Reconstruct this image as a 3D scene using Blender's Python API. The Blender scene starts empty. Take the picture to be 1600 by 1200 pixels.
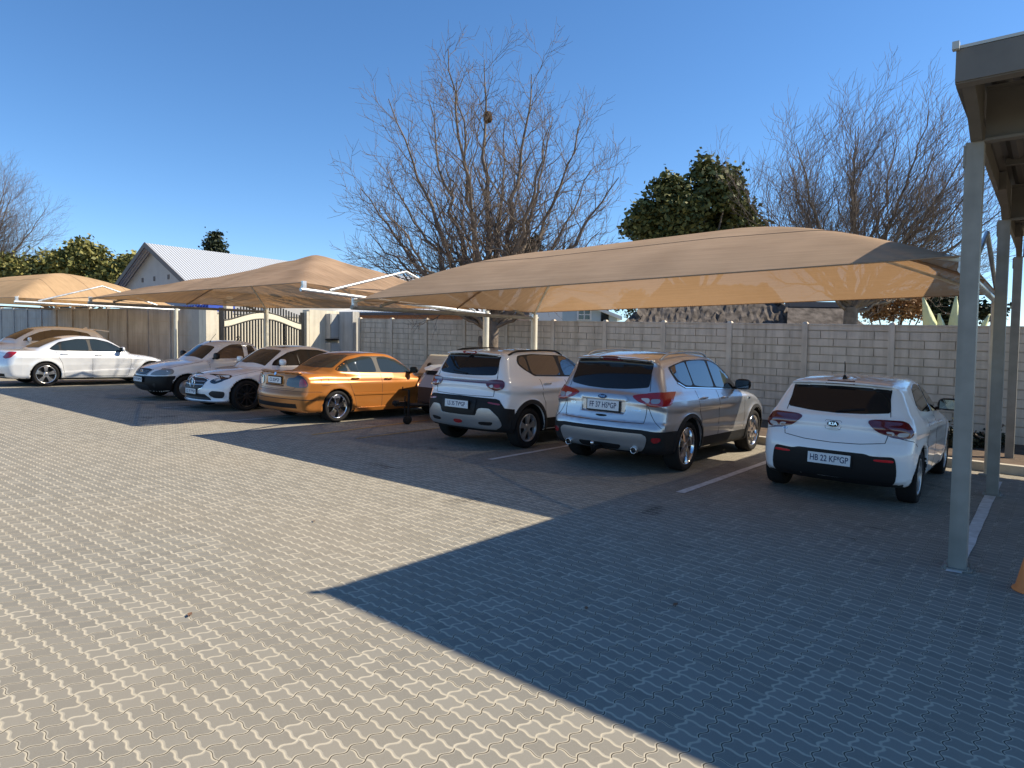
import bpy, math, random
import numpy as np
from mathutils import Vector, Matrix
from mathutils.geometry import delaunay_2d_cdt
R=math.radians
random.seed(7); rng=np.random.default_rng(7)
SC=bpy.context.scene
COL=SC.collection
# ---------------------------------------------------------------- camera, world, sun, exposure
TILT=-0.028616          # the yard falls gently towards +X
SUN_EL=41.0; SUN_AZ=47.8 # azimuth clockwise from +Y
cam=bpy.data.cameras.new('camera'); camo=bpy.data.objects.new('camera',cam); COL.objects.link(camo)
_f=Vector((-0.6227,0.7811,-0.0463)); _r=Vector((0.7815,0.6238,0.0123)); _u=_r.cross(_f)
camo.matrix_world=Matrix(((_r.x,_u.x,-_f.x,0),(_r.y,_u.y,-_f.y,0),(_r.z,_u.z,-_f.z,1.672),(0,0,0,1)))
cam.sensor_width=36; cam.lens=36*1065.9/1600; cam.clip_start=.05; cam.clip_end=3000
SC.camera=camo
w=bpy.data.worlds.new('World'); SC.world=w; w.use_nodes=True
nt=w.node_tree; bg=nt.nodes['Background']; sky=nt.nodes.new('ShaderNodeTexSky')
sky.sky_type='NISHITA'; sky.sun_disc=False; sky.sun_elevation=R(SUN_EL); sky.sun_rotation=R(SUN_AZ)
sky.altitude=1500; sky.air_density=1.0; sky.dust_density=.2; sky.ozone_density=4.0
hs_=nt.nodes.new('ShaderNodeHueSaturation'); hs_.inputs['Saturation'].default_value=1.15; nt.links.new(sky.outputs[0],hs_.inputs['Color']); nt.links.new(hs_.outputs[0],bg.inputs[0]); bg.inputs[1].default_value=.126
sl=bpy.data.lights.new('sun','SUN'); sl.energy=5.0; sl.angle=R(.5); sl.color=(1,.885,.70)
so=bpy.data.objects.new('sun',sl); COL.objects.link(so)
sd=Vector((math.sin(R(SUN_AZ))*math.cos(R(SUN_EL)),math.cos(R(SUN_AZ))*math.cos(R(SUN_EL)),math.sin(R(SUN_EL))))
so.rotation_euler=sd.to_track_quat('Z','Y').to_euler(); so.location=(0,0,30)
SC.view_settings.view_transform='Standard'; SC.view_settings.look='None'; SC.view_settings.exposure=0.62; SC.view_settings.gamma=1
SC.cycles.max_bounces=8; SC.cycles.transparent_max_bounces=12

# ---------------------------------------------------------------- helpers
def gz(x): return TILT*max(-48.,min(25.,x))
def link(o,parent=None):
    COL.objects.link(o)
    if parent is not None: o.parent=parent
    return o
def mesh_np(name,V,F,mat,parent=None,smooth=False,normals=None):
    """V (n,3); F list of tuples or (m,k) array"""
    me=bpy.data.meshes.new(name)
    V=np.asarray(V,dtype=np.float32)
    if isinstance(F,np.ndarray):
        k=F.shape[1]; m=len(F); me.vertices.add(len(V)); me.vertices.foreach_set('co',V.ravel())
        me.loops.add(m*k); me.loops.foreach_set('vertex_index',F.astype(np.int32).ravel())
        me.polygons.add(m); me.polygons.foreach_set('loop_start',np.arange(0,m*k,k,dtype=np.int32))
        me.update(calc_edges=True)
    else:
        me.from_pydata([tuple(map(float,v)) for v in V],[],[tuple(f) for f in F]); me.update()
    if smooth:
        me.polygons.foreach_set('use_smooth',np.ones(len(me.polygons),dtype=bool))
    if normals is not None:
        me.normals_split_custom_set_from_vertices(np.asarray(normals,dtype=np.float32).tolist())
    if mat is not None: me.materials.append(mat)
    o=bpy.data.objects.new(name,me); return link(o,parent)
class MB:
    """collects boxes, tubes, lathes into one mesh"""
    def __init__(s): s.V=[];s.F=[];s.sm=[]
    def add(s,V,F,smooth=False):
        b=len(s.V); s.V+= [tuple(v) for v in V]; s.F+=[tuple(b+i for i in f) for f in F]; s.sm+=[smooth]*len(F); return s
    def box(s,c,d,rz=0,M=None):
        x,y,z=d[0]/2,d[1]/2,d[2]/2; V=[]
        rot=Matrix.Rotation(rz,3,'Z') if M is None else M
        for i in (-1,1):
            for j in (-1,1):
                for k in (-1,1): V.append(rot@Vector((i*x,j*y,k*z))+Vector(c))
        return s.add(V,[(0,1,3,2),(4,6,7,5),(0,4,5,1),(2,3,7,6),(0,2,6,4),(1,5,7,3)])
    def hexa(s,P): # 8 points: bottom 4 (ccw) then top 4
        return s.add(P,[(3,2,1,0),(4,5,6,7),(0,1,5,4),(1,2,6,5),(2,3,7,6),(3,0,4,7)])
    def prism(s,poly,axis,a,b):
        """poly 2d points extruded along axis from a to b. axis 'x': (y,z), 'y': (x,z), 'z': (x,y)"""
        def mk(p,t): return {'x':(t,p[0],p[1]),'y':(p[0],t,p[1]),'z':(p[0],p[1],t)}[axis]
        n=len(poly); V=[mk(p,a) for p in poly]+[mk(p,b) for p in poly]
        F=[tuple(range(n))[::-1],tuple(range(n,2*n))]+[(i,(i+1)%n,n+(i+1)%n,n+i) for i in range(n)]
        return s.add(V,F)
    def tube(s,pts,r,n=10,cap=True):
        pts=[Vector(p) for p in pts]; rs=r if isinstance(r,(list,tuple)) else [r]*len(pts)
        V=[];F=[]; a=None
        for i,p in enumerate(pts):
            d=(pts[min(i+1,len(pts)-1)]-pts[max(i-1,0)]).normalized()
            if a is None: a=d.orthogonal().normalized()
            a=(a-d*a.dot(d)).normalized(); b=d.cross(a)
            for k in range(n):
                t=2*math.pi*k/n; V.append(p+a*math.cos(t)*rs[i]+b*math.sin(t)*rs[i])
        for i in range(len(pts)-1):
            for k in range(n): F.append((i*n+k,i*n+(k+1)%n,(i+1)*n+(k+1)%n,(i+1)*n+k))
        s.add(V,F,True)
        if cap: s.add([V[k] for k in range(n)],[tuple(range(n))[::-1]]); s.add(V[-n:],[tuple(range(n))])
        return s
    def lathe(s,prof,M,n=32,smooth=True):
        """prof [(r,h)] about local Z then transformed by M"""
        V=[];F=[];m=len(prof)
        for k in range(n):
            t=2*math.pi*k/n
            for r,h in prof: V.append(M@Vector((r*math.cos(t),r*math.sin(t),h)))
        for k in range(n):
            for i in range(m-1):
                a=k*m+i; b=((k+1)%n)*m+i; F.append((a,b,b+1,a+1))
        return s.add(V,F,smooth)
    def build(s,name,mat,parent=None,auto=None):
        me=bpy.data.meshes.new(name); me.from_pydata([tuple(v) for v in s.V],[],s.F); me.update()
        me.polygons.foreach_set('use_smooth',s.sm)
        if mat: me.materials.append(mat)
        return link(bpy.data.objects.new(name,me),parent)
def tag(o,label=None,cat=None,group=None,kind=None):
    if label: o['label']=label
    if cat: o['category']=cat
    if group: o['group']=group
    if kind: o['kind']=kind
    return o
def empty(name,loc,label,cat,group=None,rz=0,slope=False):
    o=bpy.data.objects.new(name,None); link(o); o.empty_display_size=.3
    M=Matrix.Rotation(rz,4,'Z')
    if slope: M=Matrix.Rotation(-math.atan(TILT),4,'Y')@M
    o.matrix_world=Matrix.Translation(loc)@M
    return tag(o,label,cat,group)
# ---------------------------------------------------------------- materials
MATS={}
def mat(name,col,rough=.6,metal=0,coat=0,spec=.5,noise=0,nscale=8,bump=0,bscale=60,ior=None,trans=0,emit=None,coord='Object',col2=None):
    if name in MATS: return MATS[name]
    m=bpy.data.materials.new(name); m.use_nodes=True; n=m.node_tree; b=n.nodes['Principled BSDF']
    b.inputs['Base Color'].default_value=(*col,1); b.inputs['Roughness'].default_value=rough
    b.inputs['Metallic'].default_value=metal; b.inputs['Coat Weight'].default_value=coat; b.inputs['Coat Roughness'].default_value=.04
    b.inputs['Specular IOR Level'].default_value=spec
    if ior: b.inputs['IOR'].default_value=ior
    if trans: b.inputs['Transmission Weight'].default_value=trans
    if emit: b.inputs['Emission Color'].default_value=(*emit,1); b.inputs['Emission Strength'].default_value=1
    tc=n.nodes.new('ShaderNodeTexCoord')
    if noise or col2:
        t=n.nodes.new('ShaderNodeTexNoise'); t.inputs['Scale'].default_value=nscale; t.inputs['Detail'].default_value=6
        n.links.new(tc.outputs[coord],t.inputs['Vector'])
        cr=n.nodes.new('ShaderNodeValToRGB'); c2=col2 or tuple(min(1,c*(1+noise)) for c in col); c1=tuple(c*(1-noise) for c in col) if noise else col
        cr.color_ramp.elements[0].position=.3; cr.color_ramp.elements[1].position=.72
        cr.color_ramp.elements[0].color=(*c1,1); cr.color_ramp.elements[1].color=(*c2,1)
        n.links.new(t.outputs['Fac'],cr.inputs[0]); n.links.new(cr.outputs[0],b.inputs['Base Color'])
    if bump:
        t=n.nodes.new('ShaderNodeTexNoise'); t.inputs['Scale'].default_value=bscale; t.inputs['Detail'].default_value=4
        n.links.new(tc.outputs[coord],t.inputs['Vector'])
        bp=n.nodes.new('ShaderNodeBump'); bp.inputs['Strength'].default_value=bump; bp.inputs['Distance'].default_value=.01
        n.links.new(t.outputs['Fac'],bp.inputs['Height']); n.links.new(bp.outputs[0],b.inputs['Normal'])
    MATS[name]=m; return m
def M_paving():
    m=bpy.data.materials.new('paver'); m.use_nodes=True; n=m.node_tree; L=n.links; b=n.nodes['Principled BSDF']
    def N(t,**k):
        x=n.nodes.new(t)
        for a,v in k.items(): setattr(x,a,v)
        return x
    def mt(op,a,bb=None,c=None,clamp=False):
        x=N('ShaderNodeMath',operation=op); x.use_clamp=clamp
        for i,v in enumerate((a,bb,c)):
            if v is None: continue
            if isinstance(v,(int,float)): x.inputs[i].default_value=v
            else: L.new(v,x.inputs[i])
        return x.outputs[0]
    tc=N('ShaderNodeTexCoord'); sp=N('ShaderNodeSeparateXYZ'); L.new(tc.outputs['Object'],sp.inputs[0])
    wob=N('ShaderNodeTexNoise'); wob.inputs['Scale'].default_value=.55; wob.inputs['Detail'].default_value=3; L.new(tc.outputs['Object'],wob.inputs['Vector'])
    ws=N('ShaderNodeSeparateColor'); L.new(wob.outputs['Color'],ws.inputs[0])
    cx,cy=.1035,.0945
    x=mt('ADD',mt('DIVIDE',sp.outputs[0],cx),mt('MULTIPLY',mt('SUBTRACT',ws.outputs[0],.5),.35))
    y=mt('ADD',mt('DIVIDE',sp.outputs[1],cy),mt('MULTIPLY',mt('SUBTRACT',ws.outputs[1],.5),.35))
    sx=mt('SINE',mt('MULTIPLY',y,2*math.pi)); sy=mt('SINE',mt('MULTIPLY',x,2*math.pi))
    u=mt('ADD',x,mt('MULTIPLY',sx,.105)); v=mt('ADD',y,mt('MULTIPLY',sy,-.08))
    fu=mt('FRACT',u); fv=mt('FRACT',v); iu=mt('FLOOR',u); iv=mt('FLOOR',v)
    du=mt('SUBTRACT',.5,mt('ABSOLUTE',mt('SUBTRACT',fu,.5))); dv=mt('SUBTRACT',.5,mt('ABSOLUTE',mt('SUBTRACT',fv,.5)))
    dist=mt('MINIMUM',mt('MULTIPLY',du,cx),mt('MULTIPLY',dv,cy))
    # per-cell random
    cmb=N('ShaderNodeCombineXYZ'); L.new(iu,cmb.inputs[0]); L.new(iv,cmb.inputs[1])
    wn=N('ShaderNodeTexWhiteNoise',noise_dimensions='2D'); L.new(cmb.outputs[0],wn.inputs[0])
    nf=N('ShaderNodeTexNoise'); nf.inputs['Scale'].default_value=160; nf.inputs['Detail'].default_value=3; L.new(tc.outputs['Object'],nf.inputs['Vector'])
    nl=N('ShaderNodeTexNoise'); nl.inputs['Scale'].default_value=.5; nl.inputs['Detail'].default_value=5; L.new(tc.outputs['Object'],nl.inputs['Vector'])
    nm=N('ShaderNodeTexNoise'); nm.inputs['Scale'].default_value=3.5; nm.inputs['Detail'].default_value=5; L.new(tc.outputs['Object'],nm.inputs['Vector'])
    # joint: sand mask + thin dark gap where the sand has washed out
    jw=mt('ADD',.0072,mt('MULTIPLY',nf.outputs[0],.006))
    sand=mt('SUBTRACT',1,mt('SMOOTH_MIN',1,mt('DIVIDE',dist,jw),.1),clamp=True)
    sand=mt('MULTIPLY',sand,2.0,clamp=True)
    # dark gap on joints that run along Y (du small), random per block
    wn2=N('ShaderNodeTexWhiteNoise',noise_dimensions='2D'); cm2=N('ShaderNodeCombineXYZ'); L.new(mt('FLOOR',mt('ADD',u,.5)),cm2.inputs[0]); L.new(iv,cm2.inputs[1]); L.new(cm2.outputs[0],wn2.inputs[0])
    gapm=mt('MULTIPLY',mt('LESS_THAN',mt('MULTIPLY',du,cx),.0030),mt('LESS_THAN',wn2.outputs[0],.72))
    wn3=N('ShaderNodeTexWhiteNoise',noise_dimensions='2D'); cm3=N('ShaderNodeCombineXYZ'); L.new(iu,cm3.inputs[0]); L.new(mt('FLOOR',mt('ADD',v,.5)),cm3.inputs[1]); L.new(cm3.outputs[0],wn3.inputs[0])
    gapm2=mt('MULTIPLY',mt('LESS_THAN',mt('MULTIPLY',dv,cy),.0017),mt('LESS_THAN',wn3.outputs[0],.18))
    gap=mt('MAXIMUM',gapm,gapm2)
    def mix(f,a,bb,t='MIX'):
        x=N('ShaderNodeMix',data_type='RGBA',blend_type=t)
        for i,vv in ((0,f),(6,a),(7,bb)):
            if isinstance(vv,(int,float)): x.inputs[i].default_value=vv
            elif isinstance(vv,tuple): x.inputs[i].default_value=(*vv,1)
            else: L.new(vv,x.inputs[i])
        return x.outputs[2]
    base=mix(wn.outputs[0],(.168,.156,.130),(.235,.218,.182))
    base=mix(mt('MULTIPLY',nf.outputs[0],.5),base,(.33,.315,.27))
    base=mix(mt('MULTIPLY',mt('SUBTRACT',nl.outputs[0],.42,clamp=True),1.6,clamp=True),base,(.29,.25,.19))
    # brownish worn zone where cars park
    pz=mt('MULTIPLY',mt('SUBTRACT',sp.outputs[1],5.6),.6,clamp=True)
    pz=mt('MULTIPLY',pz,mt('MULTIPLY',nm.outputs[0],1.1,clamp=True))
    base=mix(mt('MULTIPLY',pz,.55),base,(.20,.165,.125))
    # stains
    st=mt('MULTIPLY',mt('SUBTRACT',nm.outputs[0],.60,clamp=True),2.2,clamp=True)
    base=mix(mt('MULTIPLY',st,.5),base,(.12,.105,.09))
    no=N('ShaderNodeTexNoise'); no.inputs['Scale'].default_value=1.35; no.inputs['Detail'].default_value=2; L.new(tc.outputs['Object'],no.inputs['Vector'])
    oil=mt('MULTIPLY',mt('SUBTRACT',no.outputs[0],.655,clamp=True),14,clamp=True); oil=mt('MULTIPLY',oil,mt('MULTIPLY',mt('SUBTRACT',sp.outputs[1],4.2),.8,clamp=True))
    base=mix(mt('MULTIPLY',oil,.62),base,(.06,.05,.042))
    sandc=mix(nm.outputs[0],(.40,.355,.265),(.49,.44,.345))
    sandf=mt('SUBTRACT',1,mt('MULTIPLY',pz,.75))
    c=mix(mt('MULTIPLY',sand,sandf),base,sandc)
    c=mix(mt('MULTIPLY',gap,.9),c,(.035,.027,.02))
    L.new(c,b.inputs['Base Color']); b.inputs['Roughness'].default_value=.85; b.inputs['Specular IOR Level'].default_value=.25
    hgt=mt('SUBTRACT',mt('SUBTRACT',mt('SMOOTH_MIN',1,mt('DIVIDE',dist,.010),.2),mt('MULTIPLY',gap,1.2)),mt('MULTIPLY',nf.outputs[0],-.12))
    bp=N('ShaderNodeBump'); bp.inputs['Strength'].default_value=.7; bp.inputs['Distance'].default_value=.0022
    L.new(hgt,bp.inputs['Height']); L.new(bp.outputs[0],b.inputs['Normal'])
    return m
def M_cloth(name,col,tcol,openness=.08,lo=.72,rot=0):
    m=bpy.data.materials.new(name); m.use_nodes=True; n=m.node_tree; L=n.links; out=n.nodes['Material Output']; n.nodes.remove(n.nodes['Principled BSDF'])
    tc=n.nodes.new('ShaderNodeTexCoord'); mp=n.nodes.new('ShaderNodeMapping'); mp.inputs['Scale'].default_value=(.45,11,1); mp.inputs['Rotation'].default_value=(0,0,rot)
    L.new(tc.outputs['UV'] if False else tc.outputs['Object'],mp.inputs[0])
    t=n.nodes.new('ShaderNodeTexNoise'); t.inputs['Scale'].default_value=2.2; t.inputs['Detail'].default_value=7; t.inputs['Roughness'].default_value=.65; L.new(mp.outputs[0],t.inputs[0])
    t2=n.nodes.new('ShaderNodeTexNoise'); t2.inputs['Scale'].default_value=1.3; t2.inputs['Detail'].default_value=4; L.new(tc.outputs['Object'],t2.inputs[0])
    cr=n.nodes.new('ShaderNodeValToRGB'); cr.color_ramp.elements[0].position=.32; cr.color_ramp.elements[1].position=.62
    cr.color_ramp.elements[0].color=(*[c*lo for c in col],1); cr.color_ramp.elements[1].color=(*[c*1.08 for c in col],1); 
    ad=n.nodes.new('ShaderNodeMath'); ad.operation='MULTIPLY_ADD'; ad.inputs[1].default_value=.55; L.new(t.outputs['Fac'],ad.inputs[0])
    m2=n.nodes.new('ShaderNodeMath'); m2.operation='MULTIPLY'; m2.inputs[1].default_value=.45; L.new(t2.outputs['Fac'],m2.inputs[0]); L.new(m2.outputs[0],ad.inputs[2])
    L.new(ad.outputs[0],cr.inputs[0])
    d=n.nodes.new('ShaderNodeBsdfDiffuse'); L.new(cr.outputs[0],d.inputs[0])
    tr=n.nodes.new('ShaderNodeBsdfTranslucent'); tr.inputs[0].default_value=(*tcol,1)
    mx=n.nodes.new('ShaderNodeMixShader'); mx.inputs[0].default_value=.34; L.new(d.outputs[0],mx.inputs[1]); L.new(tr.outputs[0],mx.inputs[2])
    tp=n.nodes.new('ShaderNodeBsdfTransparent'); m3=n.nodes.new('ShaderNodeMixShader'); m3.inputs[0].default_value=openness
    L.new(mx.outputs[0],m3.inputs[1]); L.new(tp.outputs[0],m3.inputs[2]); L.new(m3.outputs[0],out.inputs[0])
    MATS[name]=m; return m
def M_leaf(name,c1,c2):
    m=bpy.data.materials.new(name); m.use_nodes=True; n=m.node_tree; L=n.links; b=n.nodes['Principled BSDF']
    g=n.nodes.new('ShaderNodeNewGeometry'); cr=n.nodes.new('ShaderNodeValToRGB')
    cr.color_ramp.elements[0].color=(*c1,1); cr.color_ramp.elements[1].color=(*c2,1)
    L.new(g.outputs['Random Per Island'],cr.inputs[0]); L.new(cr.outputs[0],b.inputs['Base Color'])
    b.inputs['Roughness'].default_value=.6; b.inputs['Specular IOR Level'].default_value=.2
    MATS[name]=m; return m
m_pole=mat('cream_paint',(.66,.63,.52),.45,noise=.08,nscale=5)
m_galv=mat('galvanised_steel',(.55,.57,.58),.38,metal=.6,noise=.25,nscale=14)
m_post=mat('grey_steel_paint',(.25,.24,.21),.5,noise=.14,nscale=6)
m_fasc=mat('taupe_steel_paint',(.135,.12,.10),.5,noise=.12,nscale=5)
m_roofu=mat('dark_roof_sheet',(.075,.065,.058),.45)
m_wall=mat('precast_concrete',(.68,.58,.46),.9,noise=.10,nscale=3,bump=.3,bscale=80,spec=.2)
m_jointshade=mat('precast_joint_shade',(.45,.385,.305),.95)  # same concrete, darkened: shade inside the wall grooves put into the colour
m_wallL=mat('precast_smooth',(.46,.45,.425),.9,noise=.10,nscale=2.2,bump=.3,bscale=60,spec=.2)
m_plaster=mat('cream_plaster',(.66,.61,.50),.9,noise=.07,nscale=3,bump=.3,bscale=90)
m_plasterg=mat('grey_plaster',(.38,.36,.33),.9,noise=.08,nscale=3)
m_black=mat('black_plastic',(.018,.018,.020),.55)
m_blacks=mat('black_steel',(.015,.015,.016),.35)
m_soil=mat('soil',(.10,.065,.04),.95,noise=.4,nscale=6,bump=.8,bscale=30)
m_kerb=mat('kerb_concrete',(.46,.41,.33),.9,noise=.15,nscale=6,bump=.3)
m_line=mat('road_paint',(.80,.78,.74),.8,noise=.12,nscale=12,col2=(.50,.47,.42))
m_yline=mat('yellow_road_paint',(.42,.27,.09),.8,noise=.3,nscale=9)
m_grass=mat('dry_grass',(.20,.17,.09),.95,noise=.3,nscale=1.2)
m_bark=mat('bark',(.17,.135,.105),.9,noise=.35,nscale=7,bump=.8,bscale=22)
m_twig=mat('twig_bark',(.15,.115,.095),.85,noise=.25,nscale=2)

def streaks(m,amt=.35):
    n=m.node_tree; b=n.nodes['Principled BSDF']; src=b.inputs['Base Color'].links[0].from_socket
    g=n.nodes.new('ShaderNodeNewGeometry'); mp=n.nodes.new('ShaderNodeMapping'); mp.inputs['Scale'].default_value=(5,5,.35); n.links.new(g.outputs['Position'],mp.inputs[0])
    t=n.nodes.new('ShaderNodeTexNoise'); t.inputs['Scale'].default_value=1.6; t.inputs['Detail'].default_value=6; n.links.new(mp.outputs[0],t.inputs[0])
    r=n.nodes.new('ShaderNodeValToRGB'); r.color_ramp.elements[0].position=.42; r.color_ramp.elements[1].position=.75; r.color_ramp.elements[0].color=(1,1,1,1); r.color_ramp.elements[1].color=(1-amt,1-amt*1.05,1-amt*1.15,1); n.links.new(t.outputs[0],r.inputs[0])
    x=n.nodes.new('ShaderNodeMix'); x.data_type='RGBA'; x.blend_type='MULTIPLY'; x.inputs[0].default_value=1; n.links.new(src,x.inputs[6]); n.links.new(r.outputs[0],x.inputs[7]); n.links.new(x.outputs[2],b.inputs['Base Color'])
streaks(m_wall,.30); streaks(m_wallL,.28); streaks(m_plaster,.22); streaks(m_post,.2); streaks(m_pole,.2)
# ================================================================ SETTING: ground
xs=[-900,-300,-120]+list(np.linspace(-48,25,12))+[60,200,900]; ys=[-300,-60,0,8,16,30,80,300,1500]
V=[(x,y,gz(x)-.03) for y in ys for x in xs]; nx=len(xs)
F=[(j*nx+i,j*nx+i+1,(j+1)*nx+i+1,(j+1)*nx+i) for j in range(len(ys)-1) for i in range(nx-1)]
tag(mesh_np('ground',V,F,m_grass),kind='structure')
m_pave=M_paving()
def sheet(name,pts,mat_,dz,kind='structure'):
    return tag(mesh_np(name,[(x,y,TILT*x+dz) for x,y in pts],[tuple(range(len(pts)))],mat_),kind=kind)
sheet('paving',[(-47,-12),(14,-12),(14,12.05),(-10.5,12.05),(-10.5,16.2),(-22,16.2),(-22,11.9),(-47,10.5)],m_pave,0)
# garden bed, kerb
sheet('garden_bed',[(-10.35,12.2),(14,12.2),(14,16.1),(-10.35,16.1)],m_soil,.03)
k=MB()
for (x0,x1,y0,y1) in ((-10.5,14,12.05,12.2),(-10.5,-10.35,12.2,16.1)):
    n=max(1,int((x1-x0)/1.0))
    for i in range(n):
        a=x0+(x1-x0)*i/n+.004; b=x0+(x1-x0)*(i+1)/n-.004
        k.hexa([(a,y0,TILT*a-.02),(b,y0,TILT*b-.02),(b,y1,TILT*b-.02),(a,y1,TILT*a-.02),(a,y0,TILT*a+.13),(b,y0,TILT*b+.13),(b,y1,TILT*b+.13),(a,y1,TILT*a+.13)])
tag(k.build('kerb',m_kerb),kind='structure')
# painted bay lines
def line(x,y0,y1,wd,m_,name,x2=None):
    x2=x if x2 is None else x2; n=14; V=[];
    for i in range(n+1):
        t=i/n; y=y0+(y1-y0)*t; xx=x+(x2-x)*t; j1,j2=rng.normal(0,.004,2)
        V+=[(xx-wd/2+j1,y,TILT*xx+.004),(xx+wd/2+j2,y,TILT*xx+.004)]
    tag(mesh_np(name,V,[(2*i,2*i+1,2*i+3,2*i+2) for i in range(n)],m_),kind='structure')
line(-.56,6.2,11.2,.105,m_line,'bay_marking')
line(-3.3,7.25,11.9,.10,m_line,'bay_marking')
line(-6.12,7.2,11.9,.09,m_line,'bay_marking')
line(-9.55,6.7,11.6,.07,m_yline,'bay_marking',-10.1)
line(-8.78,7.0,11.6,.07,m_yline,'bay_marking',-9.05)
line(-11.9,6.6,11,.07,m_line,'bay_marking'); line(-14.6,6.6,11,.07,m_line,'bay_marking'); line(-17.0,6.6,11,.07,m_yline,'bay_marking')
line(-19.5,6.1,10.5,.07,m_yline,'bay_marking'); line(-22.4,6.1,10.5,.07,m_yline,'bay_marking')
# ================================================================ precast walls
def wall(P0,d,n,sp,H,name,label,cat,brick,mat_,courses=12,gh=.177,first=0):
    """P0 xy of post 0; d unit dir; posts 0..n"""
    d=Vector((d[0],d[1],0)).normalized(); nrm=Vector((d.y,-d.x,0)) # towards the yard (-y)
    if nrm.y>0: nrm=-nrm
    root=empty(name,(P0[0],P0[1],gz(P0[0])),label,cat)
    inv=root.matrix_world.inverted()
    def W(s,o,h):
        p=Vector((P0[0],P0[1],0))+d*s+nrm*o; return inv@Vector((p.x,p.y,gz(p.x)+h))
    def blk(mb,s0,s1,o0,o1,h0,h1):
        P=[W(s0,o1,h0),W(s1,o1,h0),W(s1,o0,h0),W(s0,o0,h0),W(s0,o1,h1),W(s1,o1,h1),W(s1,o0,h1),W(s0,o0,h1)]; mb.hexa(P)
    for i in range(n+1):
        m=MB(); blk(m,i*sp-.06,i*sp+.06,-.07,.055,-.1,H+.01); 
        # sloped cap of the post
        P=[W(i*sp-.06,.055,H+.01),W(i*sp+.06,.055,H+.01),W(i*sp+.06,-.07,H+.01),W(i*sp-.06,-.07,H+.01),W(i*sp-.03,.03,H+.05),W(i*sp+.03,.03,H+.05),W(i*sp+.03,-.05,H+.05),W(i*sp-.03,-.05,H+.05)]
        m.hexa(P); m.build('post',mat_,root)
    for i in range(n):
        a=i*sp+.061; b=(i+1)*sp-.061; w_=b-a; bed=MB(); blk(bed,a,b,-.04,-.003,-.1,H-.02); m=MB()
        if brick:
            top=H-.14
            for c in range(courses):
                h1=top-c*gh-.008; h0=top-(c+1)*gh+(.020 if c%2 else .009)
                if h0<0: h0=0.0
                if h1<.02: break
                cuts=[0,w_/3,2*w_/3,w_] if c%2 else [0,w_/6,w_/2,w_*5/6,w_]
                for q in range(len(cuts)-1): blk(m,a+cuts[q]+(.008 if q else 0),a+cuts[q+1]-(.008 if q<len(cuts)-2 else 0),-.003,.022+random.uniform(-.001,.001),h0,h1)
            blk(m,a,b,-.003,.024,top+.012,H-.021)
        else:
            c=0; hh=H-.02
            while hh>0.05:
                blk(m,a,b,-.003,.006+random.uniform(0,.003),max(0,hh-gh+.012),hh); hh-=gh
        pa=m.build('panel',mat_,root); bed.build('shaded_joint_bed',m_jointshade,pa)  # backing slab in the darker tone, painted-in shade behind the grooves
    m=MB(); blk(m,-.05,n*sp+.05,-.055,.04,H-.02,H+.008)
    m.build('coping',mat_,root)
    return root
wall((-18.242+10*1.726+3*1.726,16.1),(-1,0),14,1.726,2.26,'precast_wall','grey precast concrete wall with moulded brick pattern behind the garden bed','wall',True,m_wall)
wall((-22.95,11.44),(-math.cos(.0562),-math.sin(.0562)),20,1.553,2.38,'precast_wall','plain grey precast panel wall left of the gate behind the silver sedan','wall',False,m_wallL,gh=.46)
# ================================================================ gate and its pillars (gate plane faces +X)
GX=-21.3
def pillar(x0,x1,y0,y1,h,m_,label,cap=False):
    r_=empty('gate_pillar',((x0+x1)/2,(y0+y1)/2,gz((x0+x1)/2)),label,'pillar'); m=MB()
    m.box((0,0,h/2-.05),(x1-x0,y1-y0,h+.1)); m.build('shaft',m_,r_)
    if cap: c=MB(); c.box((0,0,h+.012),(x1-x0+.04,y1-y0+.04,.05)); c.build('cap',m_,r_)
    return r_
pillar(-22.7,-22.2,11.22,11.52,2.36,m_plasterg,'grey plastered stub pillar where the plain panel wall ends')
pillar(-21.75,-21.3,10.99,11.36,2.36,m_plaster,'cream plastered gate pillar left of the gate with slatted shadow on it')
pillar(-21.7,-21.28,14.84,16.15,2.52,m_plaster,'wide cream plastered gate pillar right of the gate, carrying meter box')
pillar(-20.95,-20.15,15.9,16.2,2.5,m_wallL,'grey plastered end pier where the brick pattern wall starts')
gr=empty('driveway_gate',(GX,13.05,gz(GX)),'black steel driveway gate with arched cream rail and upright bars','gate')
g0,g1=-1.55,1.5   # local y extent
def gtop(t): # arched rail: rises to the middle
    return 1.92+.33*math.sin(math.pi*t)**1.4
for yy in (g0,g1): fr=MB(); fr.box((0,yy,1.15),(.09,.12,2.5)); fr.build('gate_post',m_blacks,gr)
m=MB(); N=26
rail=[(0,g0+.08+(g1-g0-.16)*i/N,gtop(i/N)) for i in range(N+1)]
mb=MB()
for i in range(N):
    a=rail[i];b=rail[i+1]
    mb.hexa([(.0,a[1],a[2]-.12),(.05,a[1],a[2]-.12),(.05,b[1],b[2]-.12),(0,b[1],b[2]-.12),(0,a[1],a[2]+.05),(.05,a[1],a[2]+.05),(.05,b[1],b[2]+.05),(0,b[1],b[2]+.05)])
mb.build('arched_rail',mat('cream_gate_paint',(.75,.70,.55),.45),gr)
for dz in (-.15,.08):
    t=MB(); t.tube([(0.03,p[1],p[2]+dz) for p in rail],.022,8); t.build('rail_edge',m_blacks,gr)
t=MB(); t.box((0,(g0+g1)/2,.12),(.04,g1-g0-.1,.05)); t.build('bottom_rail',m_blacks,gr)
nb=27
for i in range(nb):
    t_=(i+.5)/nb; y=g0+.08+(g1-g0-.16)*t_
    b_=MB(); b_.box((.015,y,(gtop(t_)-.15+.12)/2),(.02,.056,gtop(t_)-.17-.12+.05)); b_.box((.015,y,gtop(t_)+.06+.15),(.02,.05,.34)); b_.build('bar',m_blacks,gr)
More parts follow.
